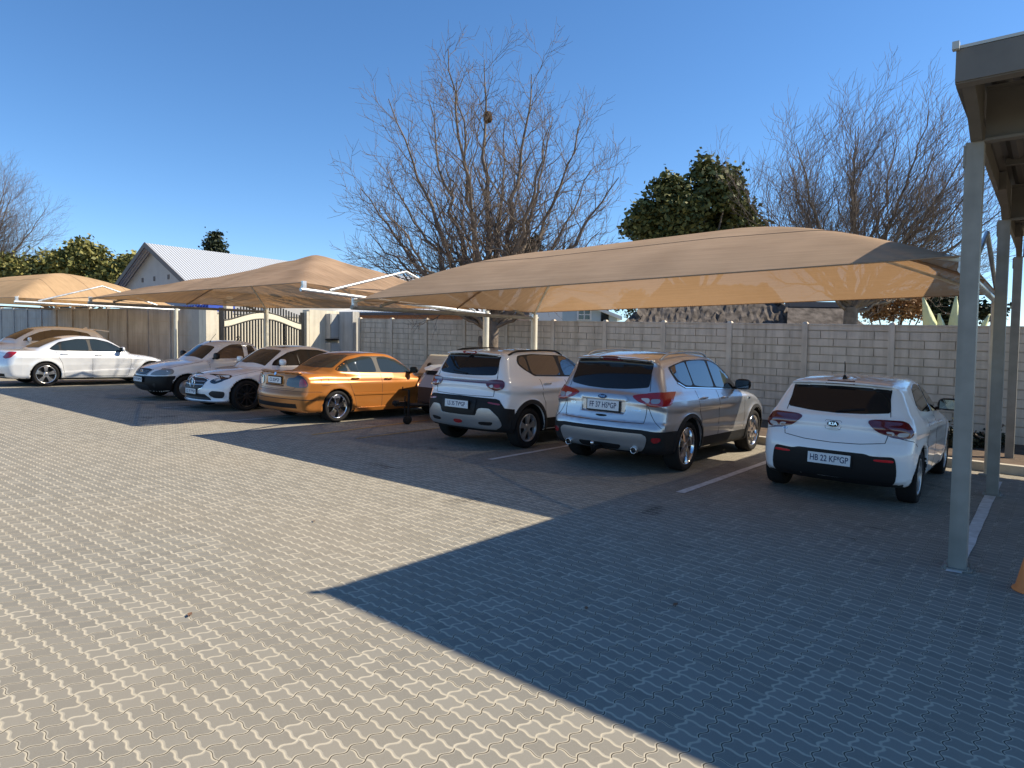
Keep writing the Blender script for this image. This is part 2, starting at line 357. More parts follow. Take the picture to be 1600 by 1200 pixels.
for yc in (-1.0,0,.75):
    o_=MB()
    for s in (-1,1):
        for zc in (1.25,1.35,1.45):
            o_.tube([(.05,yc+s*.015,zc-.05),(.05,yc+s*.06,zc),(.05,yc+s*.015,zc+.05)],.012,6)
    o_.tube([(.05,yc,.3),(.05,yc,gtop((yc-g0)/(g1-g0))-.16)],.018,6)
    o_.build('scroll',m_blacks,gr)
# secondary white and black post by right pillar
t=MB(); t.box((0,0,1.2),(.1,.1,2.5)); r_=t.build('gate_stop_post',m_plaster); r_.location=(-21.25,14.72,gz(-21.3)); tag(r_,'slim cream steel post between the gate and the wide pillar','post')
# meter box
r_=empty('meter_box',(-21.2,15.85,gz(-21.3)+1.45),'grey steel meter box hung on the cream gate pillar','meter box')
t=MB(); t.box((0.06,0,.5),(.30,.62,.92)); t.build('cabinet',m_wallL,r_)
t=MB(); t.box((.215,0.0,.5),(.012,.54,.84)); t.build('cabinet_door',mat('light_grey_paint',(.5,.5,.48),.5),r_)
t=MB(); t.add([(.224,.05,.88),(.224,.22,.88),(.224,.22,.70),(.224,.12,.74)],[(0,1,2,3)]); t.build('sticker',mat('blue_sticker',(.03,.30,.62),.5),r_)
t=MB(); t.box((.07,0,.0),(.34,.66,.04)); t.build('shelf',m_blacks,r_)
r_=empty('cabinet',(-21.18,15.85,gz(-21.3)),'low grey cabinet standing under the meter box at the gate pillar','cabinet')
t=MB(); t.box((.05,0,.66),(.36,.68,1.36)); t.build('body',m_wallL,r_)
t=MB(); t.box((.24,0,.68),(.012,.60,1.2)); t.build('cabinet_door',mat('light_grey_paint',(.5,.5,.48),.5),r_)
# ================================================================ shade-net canopies
m_cl3=M_cloth('shade_cloth',(.54,.39,.27),(.43,.255,.12),.05)
m_cl2=M_cloth('shade_cloth_weathered',(.53,.375,.26),(.44,.24,.095),.05,.50,.45)
m_cl1=M_cloth('shade_cloth_pale',(.70,.48,.28),(.62,.36,.14),.04)
m_hem=mat('cloth_hem',(.33,.22,.14),.9)
def canopy(xa,xb,ya,yb,sk,hfa,hfb,hra,hrb,ra,rb,a,a2,m_,label,pole_lab,pexp=1.6,poles=(True,True),mid=True,pin=0.0,cr=.10,wr=0):
    xc=(xa+xb)/2; root=empty('shade_canopy',(xc,yb,gz(xc)),label,'canopy','shade-net canopies over the parking bays')
    O=Vector((xc,yb,gz(xc)))
    yc=(ya+yb)/2; hl=(yb-ya)/2
    def hbase(x,y):
        u=(x-xa)/(xb-xa); v=(y-ya)/(yb-ya)
        hf=hfa+(hfb-hfa)*u; hr=hra+(hrb-hra)*u
        return hf+(hr-hf)*v
    def g(x,y):
        du=min((x-xa)/a,(xb-x)/a2); dv=1-abs(y-yc)/hl; du=min(du,1.6)
        k=cr; h=max(k-abs(du-dv),0)/k; m_n=min(du,dv)-h*h*k/4
        m_n=max(0,min(1,m_n)); return 1-(1-m_n)**pexp
    def S(x,y,dz=0):
        e=0
        dvv=min(y-ya,yb-y); duu=min(x-xa,xb-x)
        sag=-.05*math.sin(math.pi*(x-xa)/(xb-xa))*(1 if dvv<.01 else 0)
        z=TILT*x+hbase(x,y)+(ra+(rb-ra)*max(0,min(1,(x-xa-a)/(xb-a2-xa-a)))-hbase(x,y))*g(x,y)+dz
        if wr: z+=wr*math.sin(x*5+y*1.7)*math.sin(x*1.3-y*2.1)*g(x,y)
        return Vector((x,y,z))-O
    def pinch(x,y):
        # edges bow inward between the corners
        u=(x-xc)/((xb-xa)/2); v=(y-yc)/hl
        return (x, y+sk*(x-xa)/(xb-xa)*(yb-y)/(yb-ya))
    NX,NY=96,44; V=[];F=[]
    for j in range(NY+1):
        for i in range(NX+1):
            x=xa+(xb-xa)*i/NX; y=ya+(yb-ya)*j/NY; p=S(x,y); q=pinch(x,y); V.append((q[0]-O.x,q[1]-O.y,p.z))
    for j in range(NY):
        for i in range(NX): q=j*(NX+1)+i; F.append((q,q+1,q+NX+2,q+NX+1))
    mesh_np('canopy_cloth',V,F,m_,root,smooth=True)
    hem=MB(); idx=[i for i in range(NX+1)]+[ (j)*(NX+1)+NX for j in range(1,NY+1)]+[NY*(NX+1)+NX-i for i in range(1,NX+1)]+[(NY-j)*(NX+1) for j in range(1,NY+1)]
    hem.tube([V[i] for i in idx],.009,6,False); hem.build('hem',m_hem,root)
    for q_ in (range(1,4) if not wr else ()):
        j=int(NY*q_/4); t=MB(); t.tube([Vector(V[j*(NX+1)+i])+Vector((0,0,.004)) for i in range(2,NX-1)],.003,5,False); t.build('seam',m_hem,root)
    for s,xe in ((-1,xa),(1,xb)):
        b=MB(); xb_=xe; yf=ya+(sk if s>0 else 0)
        hb=lambda y: TILT*xb_+hbase(xb_,y)-.12
        b.tube([Vector((xb_,yb+.12,hb(yb)))-O,Vector((xb_,yf-.03,hb(ya)))-O],.036,10); b.build('beam',m_galv if s>0 else m_post,root)
        for yy in (yf+.03,yb-.1): t=MB(); t.box(Vector((xb_,yy,hb(yy)+.07))-O,(.06,.07,.16)); t.build('bracket',m_galv,root)
        t=MB(); yb2=yf+.55; am=TILT*xb_+hbase(xb_,yc)+.50
        t.tube([Vector((xb_+.02,yb2,hb(yb2)+.05))-O,Vector((xb_+.02,yc,am))-O,Vector((xb_+.02,yb-.4,hb(yb)+.05))-O],.026,8); t.build('gable_strut',m_galv if s>0 else m_post,root)
        if poles[0 if s<0 else 1]:
            t=MB(); t.tube([Vector((xb_,yb,gz(xb_)-.05))-O,Vector((xb_,yb,TILT*xb_+hbase(xb_,yb)-.05))-O],.07,16); t.build('pole',m_pole,root)
            t=MB(); t.box(Vector((xb_,yb,gz(xb_)+.01))-O,(.24,.24,.02)); t.build('base_plate',m_post,root)
        # hip ribs and the centre rib, just under the cloth
        for yy in (ya,yb):
            pts=[]
            for i in range(13):
                t_=i/12; x=xe-s*(a if s<0 else a2)*t_; y=yy+(yc-yy)*t_; q=pinch(x,y); p=S(x,y,-.035); pts.append((q[0]-O.x,q[1]-O.y,p.z))
            t=MB(); t.tube(pts,.024,8); t.build('rib',m_pole,root)
        pts=[]
        for i in range(13):
            t_=i/12; x=xe-s*(a if s<0 else a2)*t_; q=pinch(x,yc); p=S(x,yc,-.03); pts.append((q[0]-O.x,q[1]-O.y,p.z))
        t=MB(); t.tube(pts,.018,8); t.build('rib',m_blacks if False else m_hem,root)
    pts=[(lambda q,p:(q[0]-O.x,q[1]-O.y,p.z))(pinch(x,yc),S(x,yc,-.03)) for x in np.linspace(xa+a,xb-a2,12)]
    t=MB(); t.tube(pts,.024,8); t.build('ridge_pipe',m_pole,root)
    return root
canopy(-8.74,-.68,6.9,11.7,.30,2.22,2.55,2.28,2.55,3.17,3.31,2.6,2.7,m_cl3,'long tan shade-net canopy over the two SUVs and white hatchback, reaching the steel carport','x',pin=.0)
canopy(-19.0,-10.1,6.8,11.7,.1,2.36,2.53,2.40,2.36,3.10,3.42,2.9,3.0,m_cl2,'streaked brown shade-net canopy with sharp peak over the gold sedan','x',pexp=1.18,cr=.04,wr=.02)
canopy(-34.2,-23.35,6.45,11.0,0,2.45,2.40,2.45,2.42,3.45,3.42,3.0,3.4,m_cl1,'pale peach shade-net canopy at the left edge beyond the silver sedan','x',pin=.0,poles=(True,True))
# ================================================================ steel carport on the right
cr_=empty('steel_carport',(-.55,6.36,gz(-.55)),'grey steel lean-to carport with box gutter at the right edge','carport')
O=Vector((-.55,6.36,gz(-.55)))
def Lc(x,y,h): return Vector((x,y,gz(-.55)+h))-O
XR=4.6
for yy in (6.36,10.07,13.8):
    t=MB(); t.box(Lc(-.55,yy,1.63),(.12,.12,3.34)); 
    t.box(Lc(-.55,yy,.006),(.2,.2,.012))
    for bx in (-.075,.075):
        for by in (-.075,.075): t.tube([Lc(-.55+bx,yy+by,.01),Lc(-.55+bx,yy+by,.035)],.009,6)
    t.box(Lc(-.615,yy,3.2),(.012,.13,.16)); t.build('post',m_post,cr_)
    # gutter-deep cross beam: web with two flanges
    t=MB(); t.box(Lc((XR-.49)/2,yy,3.49),(XR+.49-.0,.03,.40)); t.box(Lc((XR-.49)/2,yy-.03,3.30),(XR+.49,.09,.02)); t.box(Lc((XR-.49)/2,yy-.03,3.685),(XR+.49,.09,.02))
    for xv in np.arange(.0,4.,.42): t.box(Lc(xv-.02,yy-.02,3.5),(.025,.02,.16))
    t.build('cross_beam',m_fasc,cr_)
    t=MB()
    for xv in np.arange(.0,3.8,.42): t.box(Lc(xv+.19,yy-.019,3.5),(.34,.006,.11))
    t.build('beam_opening',mat('beam_slot',(.03,.035,.04),.3),cr_)
    # flared knee bracket at post head
    t=MB(); P=[(yy-.06,3.30),(yy-.06,3.69),(yy-.85,3.69),(yy-.85,3.50),(yy-.42,3.42),(yy-.12,3.30)]
    t.prism([(p[0]-O.y,gz(-.55)+p[1]-O.z) for p in P],'x',-.575-O.x,-.50-O.x); t.build('knee_bracket',m_fasc,cr_)
t=MB(); t.box(Lc(-.59,9.9,3.595),(.04,8.6,.19)); t.build('edge_beam',m_fasc,cr_)
t=MB(); t.box(Lc((XR-.60)/2,5.46,3.59),(XR+.60,.05,.21)); t.box(Lc((XR-.60)/2,5.50,3.487),(XR+.60,.10,.02)); t.build('fascia',m_fasc,cr_)
t=MB(); xs_=np.arange(-.60,XR,.0445); prof=[]
for i,x in enumerate(xs_): prof.append((x,3.70+(.035 if (i//2)%2 else 0)))
Vv=[];Ff=[]
for (x,h) in prof:
    for y in (5.5,14.5): Vv.append(Lc(x,y,h))
for i in range(len(prof)-1): Ff.append((2*i,2*i+1,2*i+3,2*i+2))
mesh_np('roof_sheet',[v+Vector((0,0,.0)) for v in Vv],Ff,m_roofu,cr_)
t=MB(); t.box(Lc((XR-.60)/2,5.50,3.712),(XR+.60,.12,.02)); t.box(Lc(-.60,5.42,3.715),(.04,.05,.05)); t.build('flashing',mat('pale_flashing',(.42,.44,.42),.4),cr_)
for yy in (7.6,8.8,11.3,12.5):
    t=MB(); t.box(Lc((XR-.49)/2,yy,3.69),(XR+.49,.06,.07)); t.build('purlin',m_fasc,cr_)
for xx in (4.5,):
    for yy in (6.36,10.07,13.8):
        t=MB(); t.box(Lc(xx,yy,1.6),(.12,.12,3.3)); t.build('post',m_post,cr_)
# traffic cone cut by the right edge
cn=empty('traffic_cone',(-.06,6.12,gz(0)),'orange plastic cone stub on the paving at the right edge','cone')
t=MB(); t.lathe([(0,.0),(.13,.0),(.138,.012),(.13,.022),(.116,.03),(.072,.235),(.055,.25),(0,.25)],Matrix(),32); t.build('cone_body',mat('orange_plastic',(.85,.24,.06),.5),cn)
# ================================================================ buildings beyond the wall
FW=Vector((-.6227,.7811,0)).normalized(); RT=Vector((.7816,.6238,0))
def M_stripes(name,c1,c2,axis,scale,rough=.5,metal=0):
    m=bpy.data.materials.new(name); m.use_nodes=True; n=m.node_tree; b=n.nodes['Principled BSDF']
    tc=n.nodes.new('ShaderNodeTexCoord'); wv=n.nodes.new('ShaderNodeTexWave'); wv.bands_direction=axis; wv.inputs['Scale'].default_value=scale
    n.links.new(tc.outputs['Object'],wv.inputs['Vector']); cr=n.nodes.new('ShaderNodeValToRGB'); cr.color_ramp.elements[0].color=(*c1,1); cr.color_ramp.elements[1].color=(*c2,1)
    n.links.new(wv.outputs['Fac'],cr.inputs[0]); n.links.new(cr.outputs[0],b.inputs['Base Color']); b.inputs['Roughness'].default_value=rough; b.inputs['Metallic'].default_value=metal
    bp=n.nodes.new('ShaderNodeBump'); bp.inputs['Distance'].default_value=.05; n.links.new(wv.outputs['Fac'],bp.inputs['Height']); n.links.new(bp.outputs[0],b.inputs['Normal'])
    MATS[name]=m; return m
m_metalroof=M_stripes('white_roof_sheeting',(.38,.40,.43),(.60,.62,.64),'Y',2.2,.45)
m_metalroof2=M_stripes('white_roof_sheeting_low',(.62,.64,.66),(.80,.81,.82),'X',2.0,.45)
m_hwall=mat('house_plaster_grey',(.42,.42,.42),.9,noise=.08,nscale=1.5)
m_barge=mat('barge_board',(.10,.085,.085),.6)
m_bluewall=mat('blue_sheet',(.02,.07,.42),.6,noise=.2,nscale=1)
m_bluehouse=mat('pale_blue_plaster',(.46,.55,.60),.9)
m_white=mat('white_trim',(.78,.78,.76),.6)
m_glassd=mat('dark_window',(.02,.025,.03),.08,ior=1.8)
# white-roofed house, gable end towards the yard
hs=empty('gable_house',(-34.9,15.5,.9),'grey plastered house with white ribbed metal roof above the left canopies','house')
def h_(x,y,z): return (x+35.4,y-15.5,z-.9)
ax,az=-35.4,6.72; hwid=4.6; pit=.52; y1=38
ez=az-hwid*pit
t=MB(); t.prism([(ax-hwid+.3+35.4,0),(ax+hwid-.3+35.4,0),(ax+hwid-.3+35.4,ez-.9+.12),(ax+35.4,az-.9-.06),(ax-hwid+.3+35.4,ez-.9+.12)],'y',0,y1-15.5); t.build('wall',m_hwall,hs)
for s in (-1,1):
    t=MB(); P=[(ax,15.0,az),(ax+s*hwid,15.0,ez),(ax+s*hwid,y1,ez),(ax,y1,az)]
    lo=[h_(*p) for p in P]; hi=[(p[0],p[1],p[2]+.06) for p in lo]
    if s>0: lo=lo[::-1]; hi=hi[::-1]
    t.hexa(lo+hi); t.build('roof',m_metalroof,hs)
    t=MB(); P=[h_(ax,14.95,az-.16),h_(ax+s*hwid,14.95,ez-.16),h_(ax+s*hwid,14.99,ez-.16),h_(ax,14.99,az-.16)]
    P2=[(p[0],p[1],p[2]+.25) for p in P]
    if s<0: P=P[::-1];P2=P2[::-1]
    t.hexa(P+P2); t.build('barge_board',m_barge,hs)
for xv in (-1.5,-.2,1.3):
    t=MB(); t.box((xv,-.01,4.2),(.18,.03,.22)); t.build('air_vent',m_barge,hs)
t=MB(); t.box((1.55,13,5.06),(.9,1.6,.06),M=Matrix.Rotation(math.atan(pit),3,'Y')); t.build('skylight',mat('skylight',(.25,.27,.30),.3),hs)
# blue sheeting behind the left wall
b_=empty('blue_container',(-35.6,14.6,1.0),'blue steel container standing behind the plain wall','container')
t=MB(); t.box((0,.6,1.29),(15,1.2,2.50)); t.build('body',m_bluewall,b_)
t=MB()
for i in range(60): t.box((-7.4+i*.25,-.02,1.35),(.08,.04,2.4))
t.build('rib_panel',m_bluewall,b_)
b2=empty('cream_post',(-23.6,13.0,gz(-23.6)),'cream post standing behind the wall against the blue container','post')
t=MB(); t.box((0,0,1.45),(.25,.25,2.9)); t.build('shaft',m_plaster,b2)
dk=empty('courtyard_wall',(-24.6,16.6,gz(-24.6)),'sunlit cream courtyard wall seen between the bars of the gate','wall')
t=MB(); t.box((0,0,1.15),(.15,9.0,2.3)); t.build('screen',m_plaster,dk)
t=MB(); t.box((0,0,2.33),(.22,9.05,.06)); t.build('capping',m_wallL,dk)
# long low white roof with face-brick strip (behind brick-pattern wall)
lo=empty('long_low_house',(-28,26,0),'long low face-brick building with white sheet roof behind the wall','building')
m_brick=bpy.data.materials.new('face_brick'); m_brick.use_nodes=True
bt=m_brick.node_tree.nodes.new('ShaderNodeTexBrick'); bt.inputs['Scale'].default_value=4; bt.inputs['Color1'].default_value=(.46,.20,.10,1); bt.inputs['Color2'].default_value=(.36,.15,.08,1); bt.inputs['Mortar'].default_value=(.4,.3,.22,1)
tc_=m_brick.node_tree.nodes.new('ShaderNodeTexCoord'); mp_=m_brick.node_tree.nodes.new('ShaderNodeMapping'); mp_.inputs['Rotation'].default_value=(R(90),0,0)
m_brick.node_tree.links.new(tc_.outputs['Object'],mp_.inputs[0]); m_brick.node_tree.links.new(mp_.outputs[0],bt.inputs['Vector']); m_brick.node_tree.links.new(bt.outputs[0],m_brick.node_tree.nodes['Principled BSDF'].inputs['Base Color'])
t=MB(); t.box((-.4,-.3,1.8),(14,2.4,3.75),rz=math.atan2(.62,.78)*.62); t.build('wall',m_brick,lo)
ang=math.atan2(.62,.78)*.62; ca,sa=math.cos(ang),math.sin(ang)
def lr(s,o,z): return (-.4+s*ca-o*sa,-.3+s*sa+o*ca,z)
t=MB(); t.hexa([lr(-8.5,-1.8,3.62),lr(8.0,-1.8,3.62),lr(8.0,3.5,4.75),lr(-8.5,3.5,4.75),lr(-8.5,-1.8,3.74),lr(8.0,-1.8,3.74),lr(8.0,3.5,4.87),lr(-8.5,3.5,4.87)]); t.build('roof',m_metalroof2,lo)
t=MB(); t.hexa([lr(-8.5,-1.86,3.55),lr(8.0,-1.86,3.55),lr(8.0,-1.81,3.55),lr(-8.5,-1.81,3.55),lr(-8.5,-1.86,3.68),lr(8.0,-1.86,3.68),lr(8.0,-1.81,3.68),lr(-8.5,-1.81,3.68)]); t.build('gutter',m_barge,lo)
# pale blue house
bh=empty('pale_blue_house',(-25,37.5,0),'small pale blue house with white eaves and window behind the wall','house')
def place_basis(root,yaw): root.rotation_euler=(0,0,yaw)
place_basis(bh,math.atan2(.6238,.7816))
t=MB(); t.box((-2.6,1.2,2.3),(4.0,3,4.7)); t.build('wall',m_white,bh)
t=MB(); t.prism([(-1.0,0),(3.0,0),(3.0,4.0),(1.6,4.95),(.3,5.15),(-1.0,4.6)],'y',0,3); t.build('wall',m_bluehouse,bh)
for a_,b_2 in (((.0,5.35),(3.3,4.1)),((.0,5.35),(-1.2,4.75))):
    t=MB(); t.prism([(a_[0],a_[1]-.22),(b_2[0],b_2[1]-.22),b_2,a_],'y',-.3,3.2); t.build('eave',m_white,bh)
w_=MB(); w_.box((.85,-.02,4.2),(.95,.06,.75)); wf=w_.build('window',m_white,bh)
t=MB()
for i in (-1,1):
    for j in (-1,1): t.box((.85+i*.2,-.06,4.2+j*.17),(.32,.02,.27))
t.build('pane',m_glassd,wf)
t=MB(); t.box((2.2,-.03,4.15),(.5,.06,.8)); t.build('window',m_glassd,bh)
# thatched houses
m_thatch=mat('thatch',(.12,.105,.095),1,noise=.5,nscale=3.5,bump=1,bscale=16,spec=.1)
def thatch(P,label,gable=None):
    r_=empty('thatched_house',(P[0][0],P[0][1],gz(P[0][0])),label,'house')
    return r_
th=empty('thatched_house',(-11.8,29,0),'large dark grey thatched roof behind the wall, ending at sky gap','house')
th.rotation_euler=(0,0,math.atan2(.6238,.7816)*.85)
NX,NY=60,16;V=[];F=[]
for j in range(NY+1):
    for i in range(NX+1):
        u=i/NX;v=j/NY; x=-4.3+8.0*u; ins=v*2.1; xl=max(-4.3+ins*1.2,min(3.7-ins*.55,x)); z=2.35+v*2.6
        V.append((xl,-1.2+v*3.4+rng.normal(0,.02),z+rng.normal(0,.035)))
for j in range(NY):
    for i in range(NX): q=j*(NX+1)+i; F.append((q,q+1,q+NX+2,q+NX+1))
rf=mesh_np('roof',V,F,m_thatch,th)
so_=rf.modifiers.new('s','SOLIDIFY'); so_.thickness=.25; so_.offset=-1
t=MB(); t.box((-.3,2.2,1.2),(6.4,5.2,2.9)); t.build('wall',m_hwall,th)
th2=empty('thatched_house',(-7.4,30,0),'low dark slate-topped thatched roof right of the sky gap, behind the wall','house')
th2.rotation_euler=(0,0,math.atan2(.6238,.7816))
t=MB(); t.hexa([(-2.0,-1,2.2),(1.9,-1,2.2),(1.2,1.5,3.85),(-1.0,1.5,3.85),(-2.0,-.8,2.35),(1.9,-.8,2.35),(1.0,1.6,4.0),(-1.0,1.6,4.0)]); t.build('roof',m_thatch,th2)
t=MB(); t.box((.15,1.45,3.88),(2.5,.5,.22)); t.build('ridge_cap',mat('ridge_cement',(.16,.15,.15),.9),th2)
t=MB(); t.box((-.1,1.5,1.1),(3.0,3.5,2.3)); t.build('wall',m_hwall,th2)

# ================================================================ trees
class TW:
    """fast collector of tapered branch tubes (numpy)"""
    def __init__(s): s.V=[];s.F=[];s.n=0
    def tube(s,pts,rad,k):
        pts=np.asarray(pts); m=len(pts); d=np.gradient(pts,axis=0); d/=np.linalg.norm(d,axis=1)[:,None]+1e-9
        a=np.cross(d,[.31,.17,.93]); a/=np.linalg.norm(a,axis=1)[:,None]+1e-9; b=np.cross(d,a)
        t=2*np.pi*np.arange(k)/k; r=np.asarray(rad)[:,None,None]
        V=pts[:,None,:]+r*(a[:,None,:]*np.cos(t)[None,:,None]+b[:,None,:]*np.sin(t)[None,:,None])
        i=np.arange(m-1)[:,None]*k; j=np.arange(k)[None,:]; j2=(j+1)%k
        F=np.stack([i+j,i+j2,i+k+j2,i+k+j],-1).reshape(-1,4)+s.n
        s.V.append(V.reshape(-1,3)); s.F.append(F); s.n+=m*k
    def build(s,name,m,parent): return mesh_np(name,np.concatenate(s.V),np.concatenate(s.F),m,parent,smooth=True)
def bez(p0,p1,p2,n):
    t=np.linspace(0,1,n)[:,None]; return (1-t)**2*p0+2*t*(1-t)*p1+t*t*p2
def grow(tw,tw2,pts,r0,r1,level,maxlev,rg,up,dens,lens,wind=None):
    """side branches along a polyline"""
    m=len(pts); L=np.linalg.norm(np.diff(pts,axis=0),axis=1).sum()
    nb=max(2,int(L*dens[level]))
    side=rg.uniform(0,6.28)
    for q in range(nb):
        t=.18+.80*(q+rg.uniform(.1,.9))/nb; f=t*(m-1); i=int(f); fr=f-i
        p=pts[i]*(1-fr)+pts[min(i+1,m-1)]*fr; d=pts[min(i+1,m-1)]-pts[i]; d=d/np.linalg.norm(d)
        side+=2.4+rg.uniform(-.4,.4); a=np.cross(d,[.3,.2,.9]); a/=np.linalg.norm(a); b=np.cross(d,a)
        pr=a*math.cos(side)+b*math.sin(side)
        ang=R(rg.uniform(24,48)); nd=d*math.cos(ang)+pr*math.sin(ang)
        l=lens[level]*(1.15-.65*t)*rg.uniform(.55,1.25)
        l=min(l,L*.75)
        upv=np.array([0,0,1.])*up+(wind if wind is not None else 0)
        p1=p+nd*l*.5+upv*l*.05; p2=p+nd*l*.85+upv*l*.40+rg.normal(0,.05,3)*l
        n=7 if level<2 else (5 if level==2 else 4)
        c=bez(p,p1,p2,n); c[1:-1]+=rg.normal(0,.018,(n-2,3))*l
        rr=max(.005,(r0+(r1-r0)*t)*(.55 if level<2 else .6)); re=max(.003,rr*.3)
        (tw if level<1 else tw2).tube(c,np.linspace(rr,re,n),5 if level<1 else 3)
        if level+1<maxlev: grow(tw,tw2,c,rr,re,level+1,maxlev,rg,up,dens,lens,wind)
def bare_tree(base,limbs,fork,label,trunk_r,seed,dens=(2.3,3.6,6.0,7),lens=(2.2,1.2,.65,.35),maxlev=3,up=.28,wind=None,name='bare_tree',cat='tree',burls=False):
    rg=np.random.default_rng(seed); root=empty(name,base,label,cat)
    tr=TW(); tw=TW(); t2=TW(); f=np.array(fork,float)
    base_pts=np.array([[0,0,-.1],[0.02,0,.5],[f[0]*.5,f[1]*.5,f[2]*.55],f]); 
    tr.tube(base_pts,[trunk_r*1.25,trunk_r*1.02,trunk_r*.95,trunk_r*.9],12)
    for (tx,dy,h,r) in limbs:
        tgt=np.array([RT.x*tx+FW.x*dy,RT.y*tx+FW.y*dy,h]); st=f+np.array([0,0,rg.uniform(-.35,.1)])
        hd=tgt-st; ctl=st+np.array([hd[0]*.5,hd[1]*.5,hd[2]*.28+.2]) if abs(tx)>2.2 else st+np.array([hd[0]*.6,hd[1]*.6,hd[2]*.42])
        n=16; c=bez(st,ctl,tgt,n); c[1:-1]+=rg.normal(0,.055,(n-2,3)); 
        tr.tube(c,np.linspace(r*1.3,.011,n),8)
        grow(tw,t2,c,r,.012,0,maxlev,rg,up,dens,lens,wind)
    if burls:
        for (x,z,rad) in burls:
            nn=9; pts=[[x*.3,-.1,z-.25],[x,-.22,z-.05],[x*1.15,-.2,z+.15]]; tr.tube(np.array(pts),[rad*1.2,rad,rad*.6],8)
    tr.build('trunk',m_bark,root); tw.build('branch',m_bark,root); t2.build('twig',m_twig,root)
    return root
k=1/54.4
def px(x,y): return ((x-770)*k*.865,(550-y)*k*.875+1.30)
L=[]
for (x,y,dy,r) in ((545,275,-.6,.075),(548,392,.8,.05),(565,205,1.5,.07),(600,140,-1.2,.075),(650,95,.8,.08),(700,70,-1.6,.075),(752,35,.4,.10),(790,95,2.0,.06),(835,88,-.8,.085),(880,110,1.4,.07),(925,150,-.9,.08),(950,215,.9,.07),(985,255,-.8,.085),(965,330,.6,.05),(600,320,-2.2,.06),(640,215,2.6,.06),(720,150,-2.8,.07),(860,210,-2.6,.07),(780,200,3.0,.06),(560,350,-.4,.05),(575,385,-1.2,.045),(955,372,-1.4,.045)):
    a_,h_2=px(x,y); L.append((a_,dy,h_2,r))
mt=bare_tree((-12.55,14.75,gz(-12.5)),L,(.02,.05,2.15),'tall bare winter tree with bird nest, rising from inside the wall behind the canopy',.20,11,burls=[(.22,1.55,.09),(.2,1.1,.07),(-.2,1.6,.08)],dens=(3.1,4.2,6.4,7),lens=(1.95,1.1,.6,.35))
# bird nest
nest=MB()
for i in range(140):
    a_=rng.normal(0,1,3); a_/=np.linalg.norm(a_); p_=a_*np.array([.10,.10,.14])*rng.uniform(.6,1.15); q_=np.cross(a_,rng.normal(0,1,3)); q_/=np.linalg.norm(q_); nest.tube([Vector(p_-q_*.1),Vector(p_*1.05),Vector(p_+q_*.1)],.008,4,False)
no=nest.build('bird_nest',mat('dry_straw',(.20,.12,.06),.9)); no.location=(-12.75,14.75,8.25); tag(no,'brown ball of twigs, bird nest high in the tall bare tree','nest')
k2=1/48.5
L=[]
for (x,y,dy,r) in ((1165,205,.5,.07),(1190,285,-1,.05),(1215,170,-1.5,.07),(1260,150,1.5,.07),(1310,130,-.8,.075),(1345,98,.5,.085),(1400,110,-1.5,.07),(1430,105,1.2,.07),(1480,160,-1,.07),(1520,220,.6,.065),(1558,260,-.8,.07),(1570,330,.5,.06),(1380,200,-2.5,.06),(1300,240,2.5,.06),(1450,250,-2.4,.06),(1230,330,-.6,.05),(1540,390,1,.05),(1500,300,2.2,.05)):
    L.append(((x-1330)*k2*(1.06 if x<1330 else .95),dy,(553-y)*k2*.80+1.5,r))
bare_tree((-5.25,24.0,gz(-5)),L,(.02,.0,3.1),'wide bare winter tree with fine upswept twigs behind the right end of the canopy',.24,5,up=.7,wind=np.array([.25,.2,.1]),dens=(2.7,3.9,5.8,7),lens=(2.4,1.3,.7,.3))
